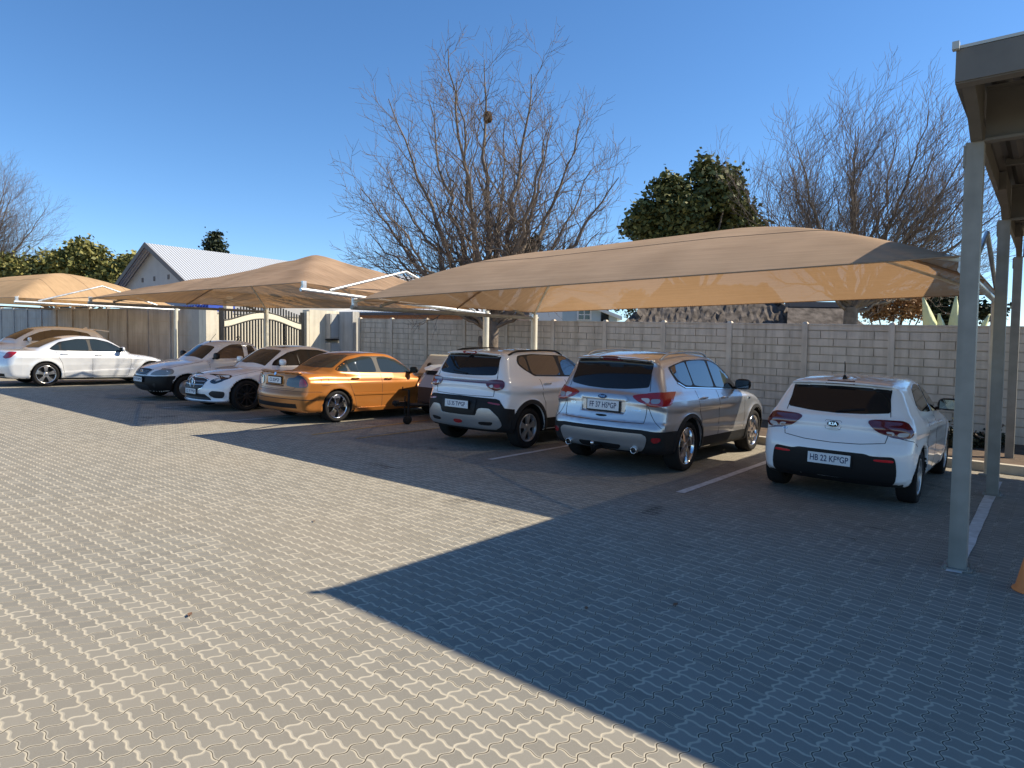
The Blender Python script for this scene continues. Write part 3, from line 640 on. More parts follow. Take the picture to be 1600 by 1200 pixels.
# bare tree top left, beyond the hedge trees
L=[]; k3=55/1066
for (x,y,dy,r) in ((-60,300,0,.12),(-30,295,1,.12),(5,305,-1,.12),(40,318,1,.10),(75,330,-1,.1),(103,352,.5,.09),(-80,340,0,.1),(60,380,2,.08),(20,360,-2,.08),(-10,340,2,.1),(50,345,-2,.1),(90,395,1,.07),(25,300,2,.1)):
    L.append(((x+15)*k3,dy,(541-y)*k3+1.0,r))
bare_tree((-64.5,14.5,gz(-64)),L,(0,0,4.2),'bare grey tree at the left edge above the evergreen trees',.35,8,dens=(2.2,3.0,3.6,3),lens=(3.6,2.2,1.3,.6),maxlev=3,wind=np.array([.1,.1,.1]))
def leafy(name,base,blobs,label,cols,nleaf,ls,seed,trunk=None,branches=0,droop=0,cat='tree',bare=None,elong=1.7,matte=None):
    """blobs [(right,depth,height,radius_h,radius_v)] leaf clumps scattered on and in each blob"""
    rg=np.random.default_rng(seed); root=empty(name,base,label,cat)
    bl=np.array(blobs,float); wgt=bl[:,3]**2*bl[:,4]**.5; wgt/=wgt.sum()
    ncl=max(10,nleaf//16); bi=rg.choice(len(bl),ncl,p=wgt)
    d=rg.normal(0,1,(ncl,3)); d/=np.linalg.norm(d,axis=1)[:,None]; rad=rg.uniform(.45,1.05,ncl)[:,None]
    c=np.stack([bl[bi,0],bl[bi,1],bl[bi,2]],1)+d*rad*np.stack([bl[bi,3],bl[bi,3],bl[bi,4]],1)
    # leaves round each cluster
    cc=np.repeat(c,16,0); n=len(cc); cc=cc+rg.normal(0,ls*1.25,(n,3))
    w=RT.to_tuple(); f_=FW.to_tuple()
    P=cc[:,0:1]*np.array([w])+cc[:,1:2]*np.array([f_])+cc[:,2:3]*np.array([[0,0,1.]])
    a=rg.normal(0,1,(n,3)); a[:,2]=a[:,2]*.6-droop; a/=np.linalg.norm(a,axis=1)[:,None]
    b=np.cross(a,rg.normal(0,1,(n,3))); b/=np.linalg.norm(b,axis=1)[:,None]
    s=ls*rg.uniform(.6,1.3,n)[:,None]
    V=np.stack([P-b*s*.5,P+a*s*elong*.5,P+b*s*.5,P-a*s*elong*.5],1).reshape(-1,3)
    F=np.arange(n*4).reshape(n,4)
    m_=M_leaf('leaf_'+name+str(seed),cols[0],cols[1])
    tw=TW(); 
    if trunk:
        tr_r,tr_h=trunk; tw.tube(np.array([[0,0,-.2],[.05,0,tr_h*.5],[0,.05,tr_h]]),[tr_r,tr_r*.85,tr_r*.6],8)
        for q in range(branches):
            j=q%len(bl); e=np.array([w])*bl[j,0]+np.array([f_])*bl[j,1]; e=e[0]+np.array([0,0,bl[j,2]]); e=e+rg.normal(0,.2,3)
            st=np.array([0,0,tr_h*rg.uniform(.55,1)]); cpt=st*.5+e*.5+np.array([0,0,-.15*np.linalg.norm(e-st)]); 
            tw.tube(bez(st,cpt,e,8),np.linspace(tr_r*.45,.02,8),5)
        tw.build('trunk',m_bark,root)
    mesh_np('crown',V,F,m_,root); return root
# evergreen magnolia-like tree, upper right behind the canopy (depth 32: 33.3 px per metre)
q=1/33.3
def bl(x,y,d,r,rv=None): return ((x-1100)*q,d,(553-y)*q+1.62-.3,r*q,(rv or r)*q)
B=[bl(1025,335,0,28),bl(1010,350,.5,22),bl(1050,300,-.5,28,24),bl(1085,310,.8,34,30),bl(1115,275,0,26,24),bl(1110,262,.3,14,16),bl(1130,300,-.8,34),bl(1155,290,.6,22,20),bl(1165,335,0,30,22),bl(1190,345,.2,18,14),bl(1070,340,-1,32),bl(1120,345,1,34),bl(1060,372,0,40,18),bl(1120,372,0,40,18)]
leafy('evergreen_tree',(-13.6,31.0,gz(-13)),B,'dense dark green evergreen tree behind the long canopy, between two bare trees',((.04,.055,.018),(.19,.185,.065)),17000,.17,3,trunk=(.28,4.5),branches=20)
q=1/21.3
def bl(x,y,d,r,rv=None): return ((x-110)*q,d,(543-y)*q+1.67-.9,r*q,(rv or r)*q)
sets=[([bl(118,405,0,26,24),bl(138,398,0,14,12),bl(95,420,0,26,18),bl(110,390,.5,18,12)],'tallest evergreen tree of the row above the left canopies'),
 ([bl(60,415,.5,22,20),bl(40,425,0,26,20),bl(8,418,0,18,18),bl(-15,420,0,20,20),bl(65,440,0,26,16),bl(20,440,0,24,16)],'yellow-green evergreen tree left of the tallest one at the left edge'),
 ([bl(160,412,0,10,16),bl(165,430,0,18,20),bl(150,440,0,22,18)],'narrow evergreen tree between the tallest one and the gable house'),
 ([bl(188,420,0,16,14),bl(198,412,0,9,10),bl(185,440,0,18,18),bl(202,408,.4,8,8)],'small evergreen tree touching the roof of the gable house')]
for i,(B,lab) in enumerate(sets):
    leafy('evergreen_tree',(-57.0,19.5,.9),B,lab,((.07,.085,.025),(.30,.27,.09)),5200 if i<2 else 3000,.22,20+i,trunk=(.3,3.5),branches=8)
q=1/15.2
def bl(x,y,d,r,rv=None): return ((x-336)*q,d,(545-y)*q+1.67-1,r*q,(rv or r)*q)
leafy('conifer',(-68,36,1.0),[bl(336,372,0,9,9),bl(336,385,0,15,12),bl(338,400,0,18,12),bl(336,420,0,19,16)],'dark rounded conifer behind the white metal roof',((.012,.022,.012),(.04,.05,.025)),3500,.22,31,trunk=(.3,6),branches=4)
q=1/24.
def bl(x,y,d,r,rv=None): return ((x-828)*q,d,(551-y)*q+1.67-.8,r*q,(rv or r)*q)
leafy('pine_tree',(-26,34,.6),[bl(828,392,0,17,6),bl(835,383,0,10,5),bl(815,396,0,12,5)],'small dark pine top behind the trunk of the tall bare tree',((.012,.022,.012),(.04,.05,.025)),1300,.2,32,trunk=(.2,7),branches=6)
q=1/44.
def bl(x,y,d,r,rv=None): return ((x-1395)*q,d,(556-y)*q+1.67,r*q,(rv or r)*q)
leafy('brown_shrub',(-4.6,27.2,gz(-4.6)),[bl(1395,485,0,36,22),bl(1420,475,0,22,14),bl(1365,492,0,18,14),bl(1435,495,0,14,12)],'rusty brown dry-leaved shrub above the wall under the canopy edge',((.20,.11,.055),(.42,.26,.14)),3400,.075,33,trunk=(.08,1.5),branches=10)
q=1/40.
def bl(x,y,d,r,rv=None): return ((x-1465)*q,d,(557-y)*q+1.67,r*q,(rv or r)*q)
leafy('cedar_tree',(-3.7,30.4,gz(-3.7)),[bl(1455,468,0,26,4),bl(1480,475,0,30,5),bl(1450,488,0,26,5),bl(1485,498,0,34,7),bl(1530,470,.5,20,5),bl(1560,490,.5,26,8)],'dark layered cedar seen through gaps above the wall near the steel post',((.012,.024,.014),(.05,.065,.035)),3000,.12,34,trunk=(.12,3.5),branches=12)
q=1/24.
def bl(x,y,d,r,rv=None): return ((x-990)*q,d,(553-y)*q+1.67,r*q,(rv or r)*q)
leafy('bush',(-20.5,38.,.5),[bl(985,482,0,20,12),bl(975,495,0,18,10)],'green bush between the pale blue house and the big thatched roof',((.03,.045,.015),(.10,.11,.04)),900,.14,35)
# agave with pale broad leaves behind the wall
ag=empty('agave_plant',(-1.85,18.0,gz(-1.8)),'pale yellow-green agave with broad upright leaves behind the wall by the steel posts','plant')
m_ag=mat('agave_leaf',(.52,.55,.30),.5,noise=.15,nscale=3)
for i,(dx,top,lean,wd) in enumerate(((-.55,2.95,-.45,.16),(.05,3.0,.02,.13),(.35,2.85,.25,.14),(-.2,2.6,-.3,.14),(.2,2.7,.12,.14),(.5,2.6,.5,.12))):
    n=10;V=[];F=[]
    for j in range(n+1):
        t_=j/n; c=dx*.4+lean*t_**1.5; z=1.0+(top-1.0)*t_; ww=wd*1.5*math.sin(math.pi*min(.97,.25+.72*t_))
        for s,dd in ((-1,0),(0,.05),(1,0)): V.append((RT.x*(c+s*ww)-FW.x*dd*1.0+i*.02,RT.y*(c+s*ww)-FW.y*dd,z))
    for j in range(n):
        for s in range(2): F.append((j*3+s,j*3+s+1,j*3+s+4,j*3+s+3))
    o=mesh_np('leaf',V,F,m_ag,ag,smooth=True); so_=o.modifiers.new('s','SOLIDIFY'); so_.thickness=.02
t=MB(); t.tube([(0,0,0),(0,0,1.2)],.12,8); t.build('stem',m_bark,ag)
# low dark shrubs in the bed
m_sh=None
for i,(x,y,s_,lab) in enumerate(((-3.15,15.2,.62,'low dark shrub at the wall foot between the silver SUV and the white hatchback'),(-1.35,14.6,.42,'low dark shrub at the wall foot behind the white hatchback mirror'),(-6.2,15.3,.4,'low dark shrub in the bed behind the silver SUV'),(-.9,15.0,.35,'small shrub beside the second steel post in the bed'))):
    B=[(0,0,s_*.5,s_*.55,s_*.45),(.25,.1,s_*.4,s_*.4,s_*.35),(-.3,0,s_*.35,s_*.4,s_*.35)]
    leafy('shrub',(x,y,gz(x)),B,lab,((.014,.018,.01),(.05,.055,.03)),1000,.045,40+i,trunk=(.02,.3),branches=8,cat='shrub')
# fallen leaves on the paving
for (x,y,l,lab) in ((-1.86,4.05,.04,'curled dark dead leaf on the shaded paving in the foreground, nearest the camera centre'),(-2.25,3.6,.03,'tiny dark dead leaf on the shaded paving near the shadow tip'),(-1.35,6.6,.035,'small brown dead leaf on the paving behind the white hatchback bumper'),(-5.1,3.6,.03,'small dead leaf lying in the sunlit paving right of the middle'),(-3.9,1.9,.035,'brown dead leaf on the sunlit paving in the left foreground')):
    t=MB(); a_=rng.uniform(0,6.28)
    t.add([(-l,0,.004),(0,-.012,.012),(l,0,.006),(0,.014,.003)],[(0,1,2,3)]); o=t.build('fallen_leaf',mat('dead_leaf',(.13,.07,.04),.8)); o.location=(x,y,TILT*x+.006); o.rotation_euler=(0,0,a_)
    tag(o,lab,'leaf','dead leaves on the paving')
# ================================================================ CARS: bodies are iso-surfaces of a shaped distance field
def chaikin(P,it=2,closed=True):
    P=[np.array(p,float) for p in P]
    for _ in range(it):
        Q=[];n=len(P)
        for i in range(n if closed else n-1):
            a=P[i];b=P[(i+1)%n]; Q+= [a*.75+b*.25,a*.25+b*.75]
        if not closed: Q=[P[0]]+Q+[P[-1]]
        P=Q
    return np.array(P)
def crom(P,n=6):
    """closed catmull-rom"""
    P=np.array(P,float); m=len(P); out=[]
    for i in range(m):
        p0,p1,p2,p3=P[i-1],P[i],P[(i+1)%m],P[(i+2)%m]
        for k_ in range(n):
            t=k_/n; out.append(.5*((2*p1)+(-p0+p2)*t+(2*p0-5*p1+4*p2-p3)*t*t+(-p0+3*p1-3*p2+p3)*t**3))
    return np.array(out)
def poly_sdf(P,X,Z):
    d=np.full(X.shape,1e9); s=np.ones(X.shape)
    n=len(P)
    for i in range(n):
        a=P[i];b=P[i-1]; ex,ez=b[0]-a[0],b[1]-a[1]; wx,wz=X-a[0],Z-a[1]
        t=np.clip((wx*ex+wz*ez)/(ex*ex+ez*ez+1e-12),0,1); dx,dz=wx-ex*t,wz-ez*t
        d=np.minimum(d,dx*dx+dz*dz)
        c1=Z>=a[1];c2=Z<b[1];c3=ex*wz>ez*wx
        flip=(c1&c2&c3)|(~c1&~c2&~c3); s=np.where(flip,-s,s)
    return s*np.sqrt(d)
def smax(a,b,k_):
    h=np.maximum(k_-np.abs(a-b),0)/k_; return np.maximum(a,b)+h*h*k_*.25
def smin(a,b,k_): return -smax(-a,-b,k_)
def sstep(a,b,x):
    t=np.clip((x-a)/(b-a),0,1); return t*t*(3-2*t)
class Field2D:
    def __init__(s,P,x0,x1,z0,z1,h=.01):
        s.x0,s.z0,s.h=x0,z0,h; xs=np.arange(x0,x1+h,h); zs=np.arange(z0,z1+h,h)
        X,Z=np.meshgrid(xs,zs,indexing='ij'); s.A=poly_sdf(P,X,Z)
    def __call__(s,x,z):
        u=np.clip((x-s.x0)/s.h,0,s.A.shape[0]-1.001); v=np.clip((z-s.z0)/s.h,0,s.A.shape[1]-1.001)
        i=u.astype(int);j=v.astype(int);a=u-i;b=v-j;A=s.A
        return (A[i,j]*(1-a)+A[i+1,j]*a)*(1-b)+(A[i,j+1]*(1-a)+A[i+1,j+1]*a)*b
def surface_net(fn,lo,hi,h):
    nx,ny,nz=[int(math.ceil((hi[i]-lo[i])/h))+1 for i in range(3)]
    xs=lo[0]+h*np.arange(nx);ys=lo[1]+h*np.arange(ny);zs=lo[2]+h*np.arange(nz)
    X,Y,Z=np.meshgrid(xs,ys,zs,indexing='ij'); D=fn(X,Y,Z)
    I=D<0
    cs=np.zeros((nx-1,ny-1,nz-1),int)
    for a in (0,1):
        for b in (0,1):
            for c in (0,1): cs+=I[a:nx-1+a,b:ny-1+b,c:nz-1+c]
    act=(cs>0)&(cs<8); idx=-np.ones(act.shape,int); ids=np.argwhere(act); idx[act]=np.arange(len(ids))
    acc=np.zeros((len(ids),3));cnt=np.zeros(len(ids))
    i,j,k_=ids.T
    cr=[(0,0,0),(1,0,0),(0,1,0),(1,1,0),(0,0,1),(1,0,1),(0,1,1),(1,1,1)]
    ed=[(0,1),(2,3),(4,5),(6,7),(0,2),(1,3),(4,6),(5,7),(0,4),(1,5),(2,6),(3,7)]
    val=[D[i+c[0],j+c[1],k_+c[2]] for c in cr]
    for a,b in ed:
        va,vb=val[a],val[b]; m=(va<0)!=(vb<0); t=np.where(m,va/(va-vb+1e-12),0)[:,None]
        p=np.array(cr[a])[None]*(1-t)+np.array(cr[b])[None]*t
        acc+=p*m[:,None];cnt+=m
    P=np.array(lo)+h*(ids+acc/np.maximum(cnt,1)[:,None])
    Fs=[]
    for ax in range(3):
        sl0=[slice(None)]*3;sl1=[slice(None)]*3; sl0[ax]=slice(0,-1);sl1[ax]=slice(1,None)
        ch=(I[tuple(sl0)]!=I[tuple(sl1)]); e=np.argwhere(ch)
        o=[q for q in range(3) if q!=ax]; ok=(e[:,o[0]]>0)&(e[:,o[1]]>0)&(e[:,o[0]]<idx.shape[o[0]])&(e[:,o[1]]<idx.shape[o[1]])&(e[:,ax]<idx.shape[ax]); e=e[ok]
        def ix(d0,d1):
            q=e.copy(); q[:,o[0]]-=d0; q[:,o[1]]-=d1; return idx[q[:,0],q[:,1],q[:,2]]
        a,b,c,d=ix(1,1),ix(0,1),ix(0,0),ix(1,0); f=np.stack([a,b,c,d],1)
        inside=I[e[:,0],e[:,1],e[:,2]]; flip=inside if ax!=1 else ~inside
        f[~flip]=f[~flip][:,::-1]; Fs.append(f)
    return P,np.concatenate(Fs)
def grad(fn,P,e=.004):
    g=np.stack([fn(*(P+np.array(d)*e).T)-fn(*(P-np.array(d)*e).T) for d in ((1,0,0),(0,1,0),(0,0,1))],1)/(2*e); return g
class Car:
    """car frame: x from rear bumper (0) to nose (L), y to the left, z up"""
    def __init__(c,L,W,low,gh,wheels,wr,**k):
        c.L,c.W,c.hw=L,W,W/2; c.wheels=wheels; c.wr=wr; c.k=k
        c.archr=k.get('arch',wr+.055); g=lambda n,d: k.get(n,d)
        c.fl=Field2D(crom(low) if g('smooth',True) else chaikin(low),-.3,L+.3,-.1,2.1); c.fg=Field2D(crom(gh),-.3,L+.3,-.1,2.1)
        c.sz=np.array(g('sec',[(.15,.90),(.30,.965),(.5,.995),(.68,1.0),(.85,.985),(1.0,.945),(1.2,.9)]))
        c.bow=g('bow',(.22,.34)); c.px=np.array(g('plan',[(0,.935),(.5,.975),(1.0,1),(L-1.3,1),(L-.6,.965),(L,.90)]))
        c.gw=g('gw',(.93,.70)); c.gz=g('gz',(.95,1.42)); c.gbow=g('gbow',(.10,.30)); c.crown=g('crown',.055); c.gplan=np.array(g('gplan',[(0,.93),(.8,1),(L-2.2,1),(L-1.0,.92)]))
        c.rk=g('rk',.10); c.extra=g('extra',None); c.h=g('h',.03); c.crease=g('crease',None)
    def f(c,X,Y,Z):
        aY=np.abs(Y); hw=c.hw; q=np.clip(aY/hw,0,1.1)
        fr=np.clip(1-X/.9,0,1.3); ff=np.clip(1-(c.L-X)/1.1,0,1.3)
        xe=X-c.bow[0]*q**2.6*fr+c.bow[1]*q**2.6*ff
        dp=c.fl(xe,Z+.03*q**2*sstep(.7,.9,Z))
        w=hw*np.interp(Z,c.sz[:,0],c.sz[:,1])*np.interp(X,c.px[:,0],c.px[:,1])
        for wx in c.wheels:
            r=np.hypot(X-wx,Z-c.wr); w=w+c.k.get('flare',.014)*np.exp(-((r-c.archr-.01)/.07)**2)*(Z>.0)
        if c.crease:
            for (x0,z0,x1,z1,amp) in c.crease:
                zl=z0+(z1-z0)*np.clip((X-x0)/(x1-x0),0,1); msk=sstep(x0-.15,x0+.15,X)*(1-sstep(x1-.15,x1+.15,X))
                t=(Z-zl); w=w+msk*amp*np.where(t>0,np.exp(-(t/.03)**2),np.exp(-(t/.12)**2))
        dw=(aY-w)*.97
        low=smax(dp,dw,c.rk)
        z0,z1=c.gz; wt=hw*(c.gw[0]+(c.gw[1]-c.gw[0])*np.clip((Z-z0)/(z1-z0),-.5,1.3))*np.interp(X,c.gplan[:,0],c.gplan[:,1])
        xg=X-c.gbow[0]*q**2.4*np.clip(1-X/1.4,0,1.2)+c.gbow[1]*q**2.4*np.clip(1-(c.L-X)/(c.L*.62),0,1)*1.6
        dg=smax(c.fg(xg,Z+c.crown*q**2),(aY-wt)*.93,.11)
        d=smin(low,dg,.035)
        if c.extra is not None: d=c.extra(d,X,Y,Z,c)
        for wx in c.wheels:
            cy=smax(np.hypot(X-wx,Z-c.wr)-c.archr,(hw-.30)-aY,.02); d=smax(d,-cy,.012)
        return d
    def mesh(c):
        P,F=surface_net(c.f,(-.12,-c.hw-.12,.05),(c.L+.12,c.hw+.12,c.k.get('top',1.8)),c.h)
        for _ in range(3):
            g=grad(c.f,P); d=c.f(*P.T); n2=(g**2).sum(1); st=(d/np.maximum(n2,.25))[:,None]*g; l=np.linalg.norm(st,axis=1)[:,None]; st*=np.minimum(1,c.h*.5/np.maximum(l,1e-9)); P=P-st
        g=grad(c.f,P,.008); g/=np.linalg.norm(g,axis=1)[:,None]+1e-9
        return P,F,g
    # wrap coordinate: s=0 rear centre, positive along the right flank to the nose
    def path(c,s,R_=.42):
        s=np.asarray(s,float); S0=c.Fr(0.); s=np.where(s>S0,s-2*S0,np.where(s<-S0,s+2*S0,s)); sg=np.where(s>=0,1.,-1.); a=np.abs(s); hw=c.hw+.1; L=c.L+.2; ox=-.1
        a1=hw-R_; a2=a1+math.pi*R_/2; a3=a2+L-2*R_; a4=a3+math.pi*R_/2
        x=np.zeros_like(a);y=np.zeros_like(a);dx=np.zeros_like(a);dy=np.zeros_like(a)
        m=a<=a1; x[m]=0;y[m]=a[m];dx[m]=1;dy[m]=0
        m=(a>a1)&(a<=a2); t=(a[m]-a1)/R_; x[m]=R_-R_*np.cos(t); y[m]=a1+R_*np.sin(t); dx[m]=np.cos(t);dy[m]=-np.sin(t)
        m=(a>a2)&(a<=a3); x[m]=R_+a[m]-a2; y[m]=hw; dx[m]=0;dy[m]=-1
        m=(a>a3)&(a<=a4); t=(a[m]-a3)/R_; x[m]=L-R_+R_*np.sin(t); y[m]=a1+R_*np.cos(t); dx[m]=-np.sin(t);dy[m]=-np.cos(t)
        m=a>a4; x[m]=L; y[m]=a1-(a[m]-a4); dx[m]=-1
        return x+ox,-sg*y,dx,-sg*dy   # s>0 = right side = -y
    def S(c,x,R_=.42):   # flank coordinate for a given x
        hw=c.hw+.1; return hw-R_+math.pi*R_/2+(x+.1-R_)
    def Fr(c,y,R_=.42):  # nose coordinate, y distance from centre line (right side)
        hw=c.hw+.1; L=c.L+.2; a1=hw-R_; a2=a1+math.pi*R_/2; a3=a2+L-2*R_; a4=a3+math.pi*R_/2; return a4+(a1-y)
    def trace(c,O,Dr,n=60,maxd=2.2):
        t=np.zeros(len(O)); 
        for _ in range(n):
            P=O+Dr*t[:,None]; d=c.f(*P.T); t=np.minimum(t+np.maximum(d,-.05)*.75,maxd)
        return O+Dr*t[:,None]
    def patch(c,name,poly,m_,parent,off=.004,rim=.012,rnd=1,step=.05,top=False,flip=False):
        """thin shaped piece laid on the body. poly in (s,z); top=True: poly in (x,y) seen from above"""
        P=np.array(poly,float)
        if rnd:
            q=[];n=len(P)
            for i in range(n):
                a=P[i];b=P[(i+1)%n]; l=np.linalg.norm(b-a); e=min(.035*rnd,l*.3)/max(l,1e-6); q+=[a+(b-a)*e,a+(b-a)*(1-e)]
            P=chaikin(q,1)
        # densify the outline
        Q=[];n=len(P)
        for i in range(n):
            a=P[i];b=P[(i+1)%n]; k_=max(1,int(np.linalg.norm(b-a)/step)); Q+=[a+(b-a)*j/k_ for j in range(k_)]
        Q=np.array(Q); x0,z0=Q.min(0);x1,z1=Q.max(0); nb=len(Q)
        gx=np.arange(x0+step*.5,x1,step);gz_=np.arange(z0+step*.5,z1,step)
        pts=[Vector(q) for q in Q]
        if len(gx) and len(gz_):
            GX_,GZ_=np.meshgrid(gx,gz_); d=poly_sdf(Q,GX_,GZ_); 
            for a,b in zip(GX_[d<-step*.35],GZ_[d<-step*.35]): pts.append(Vector((a,b)))
        r_=delaunay_2d_cdt(pts,[],[list(range(nb))],1,1e-5)
        vs=np.array([(v.x,v.y) for v in r_[0]]); fs=[tuple(f) for f in r_[2]]
        if top: O=np.stack([vs[:,0],vs[:,1],np.full(len(vs),2.1)],1); Dr=np.tile([0,0,-1.],(len(vs),1))
        else:
            x,y,dx,dy=c.path(vs[:,0]); O=np.stack([x,y,vs[:,1]],1); Dr=np.stack([dx,dy,np.zeros_like(dx)],1)
        H=c.trace(O,Dr); g=grad(c.f,H,.01); g/=np.linalg.norm(g,axis=1)[:,None]+1e-9
        V=H+g*off
        # orientation
        f0=fs[len(fs)//2]; nn=np.cross(V[f0[1]]-V[f0[0]],V[f0[2]]-V[f0[0]])
        if (nn*g[f0[0]]).sum()<0: fs=[f[::-1] for f in fs]
        # boundary rim
        cnt={}
        for f in fs:
            for i in range(len(f)): e=(f[i],f[(i+1)%len(f)]); cnt[e]=1
        be=[e for e in cnt if (e[1],e[0]) not in cnt]; mp_={}; VV=list(V); NN=list(g)
        for e in be:
            for v in e:
                if v not in mp_: mp_[v]=len(VV); VV.append(H[v]-g[v]*rim); NN.append(g[v])
        fr_=[(e[1],e[0],mp_[e[0]],mp_[e[1]]) for e in be]
        return mesh_np(name,VV,fs+fr_,m_,parent,smooth=True,normals=NN)
    def strip(c,name,pts,wd,m_,parent,off=.003,closed=False,top=False):
        """narrow line (shut line, moulding) following pts in patch coordinates"""
        P=np.array(pts,float); Q=[]
        n=len(P); rng_=range(n if closed else n-1)
        for i in rng_:
            a=P[i];b=P[(i+1)%n]; k_=max(1,int(np.linalg.norm(b-a)/.05)); Q+=[a+(b-a)*j/k_ for j in range(k_)]
        if not closed: Q.append(P[-1])
        Q=np.array(Q); m=len(Q)
        if top: O=np.stack([Q[:,0],Q[:,1],np.full(m,2.1)],1); Dr=np.tile([0,0,-1.],(m,1))
        else:
            x,y,dx,dy=c.path(Q[:,0]); O=np.stack([x,y,Q[:,1]],1); Dr=np.stack([dx,dy,0*dx],1)
        H=c.trace(O,Dr); g=grad(c.f,H,.01); g/=np.linalg.norm(g,axis=1)[:,None]+1e-9
        if closed: tg=np.roll(H,-1,0)-np.roll(H,1,0)
        else: tg=np.gradient(H,axis=0)
        tg/=np.linalg.norm(tg,axis=1)[:,None]+1e-9; b=np.cross(tg,g)
        V=[];F=[]
        for i in range(m):
            V+=[H[i]+b[i]*wd/2-g[i]*.003,H[i]+b[i]*wd/2+g[i]*off,H[i]-b[i]*wd/2+g[i]*off,H[i]-b[i]*wd/2-g[i]*.003]
        for i in range(m if closed else m-1):
            j=(i+1)%m
            for k_ in range(3): F.append((i*4+k_,j*4+k_,j*4+k_+1,i*4+k_+1))
        return mesh_np(name,V,F,m_,parent,smooth=False)
    def hit(c,s,z,top=False):
        if top: O=np.array([[s,z,2.1]]);D=np.array([[0,0,-1.]])
        else:
            x,y,dx,dy=c.path(np.array([s])); O=np.array([[x[0],y[0],z]]);D=np.array([[dx[0],dy[0],0]])
        H=c.trace(O,D); g=grad(c.f,H,.01)[0]; g/=np.linalg.norm(g); return H[0],g

# car materials
def paint(name,col,metal=0.0,rough=.38,dirt=.0,coat=1):
    m=bpy.data.materials.new(name); m.use_nodes=True; n=m.node_tree; b=n.nodes['Principled BSDF']
    tc=n.nodes.new('ShaderNodeTexCoord'); t=n.nodes.new('ShaderNodeTexNoise'); t.inputs['Scale'].default_value=2.2; t.inputs['Detail'].default_value=6
    n.links.new(tc.outputs['Object'],t.inputs[0]); cr=n.nodes.new('ShaderNodeValToRGB'); cr.color_ramp.elements[0].position=.35; cr.color_ramp.elements[1].position=.7
    cr.color_ramp.elements[0].color=(*col,1); cr.color_ramp.elements[1].color=(*[c*(1-dirt)+d*dirt for c,d in zip(col,(.35,.28,.2))],1)
    n.links.new(t.outputs[0],cr.inputs[0]); n.links.new(cr.outputs[0],b.inputs['Base Color'])
    b.inputs['Metallic'].default_value=metal; b.inputs['Roughness'].default_value=rough; b.inputs['Coat Weight'].default_value=coat; b.inputs['Coat Roughness'].default_value=.045
    t2=n.nodes.new('ShaderNodeTexNoise'); t2.inputs['Scale'].default_value=30; n.links.new(tc.outputs['Object'],t2.inputs[0])
    mr=n.nodes.new('ShaderNodeMapRange'); mr.inputs[3].default_value=.03; mr.inputs[4].default_value=.10; n.links.new(t.outputs[0],mr.inputs[0]); n.links.new(mr.outputs[0],b.inputs['Coat Roughness'])
    return m
m_glass=mat('tinted_glass',(.012,.014,.016),.03,ior=1.9,spec=.7)
m_glassr=mat('rear_tinted_glass',(.012,.012,.013),.04,ior=1.5)
m_glass2=mat('clear_dark_glass',(.02,.028,.028),.03,ior=1.6,spec=.5)
m_trim=mat('black_trim',(.010,.010,.011),.5,spec=.25)
m_clad=mat('unpainted_cladding',(.016,.016,.017),.65,noise=.15,nscale=5,spec=.25)
m_tyre=mat('tyre_rubber',(.016,.015,.015),.85,spec=.2)
m_rim=mat('alloy',(.62,.62,.62),.25,metal=.9)
m_rimd=mat('dark_alloy',(.03,.03,.032),.3,metal=.5)
m_chrome=mat('chrome',(.75,.76,.78),.12,metal=1)
m_under=mat('wheel_well',(.012,.012,.012),.9)
m_silt=mat('silver_trim',(.40,.41,.42),.38,metal=.75)
m_red=mat('red_lens',(.30,.008,.012),.12,coat=1,spec=.6)
m_dred=mat('dark_red_lens',(.11,.008,.012),.1,coat=1,spec=.6)
m_clear=mat('clear_lens',(.55,.55,.56),.12,coat=1)
m_smoke=mat('smoked_lens',(.03,.02,.022),.1,coat=1)
m_seam=mat('shut_line',(.02,.02,.02),.8)
m_plate=mat('number_plate',(.68,.70,.72),.4)
m_plt=mat('plate_text',(.02,.035,.10),.5)
def text(s,size,m_,parent,M,name='lettering',ext=.002,sx=1.0,align='CENTER'):
    cu=bpy.data.curves.new(name,'FONT'); cu.body=s; cu.size=size; cu.extrude=ext; cu.align_x=align; cu.align_y='CENTER'; cu.offset=size*.012
    o=bpy.data.objects.new('tmp',cu); COL.objects.link(o); dg=bpy.context.evaluated_depsgraph_get(); me=bpy.data.meshes.new_from_object(o.evaluated_get(dg))
    bpy.data.objects.remove(o); me.name=name; me.materials.clear(); me.materials.append(m_); q=bpy.data.objects.new(name,me); link(q,parent); q.matrix_local=M@Matrix.Diagonal((sx,1,1,1)); return q
def frameM(P,g,up=(0,0,1)):
    """matrix with Z along g (outward), Y up, X to the viewer's right"""
    z=Vector(g).normalized(); u=Vector(up); x=u.cross(z).normalized(); y=z.cross(x)
    return Matrix(((x.x,y.x,z.x,P[0]),(x.y,y.y,z.y,P[1]),(x.z,y.z,z.z,P[2]),(0,0,0,1)))
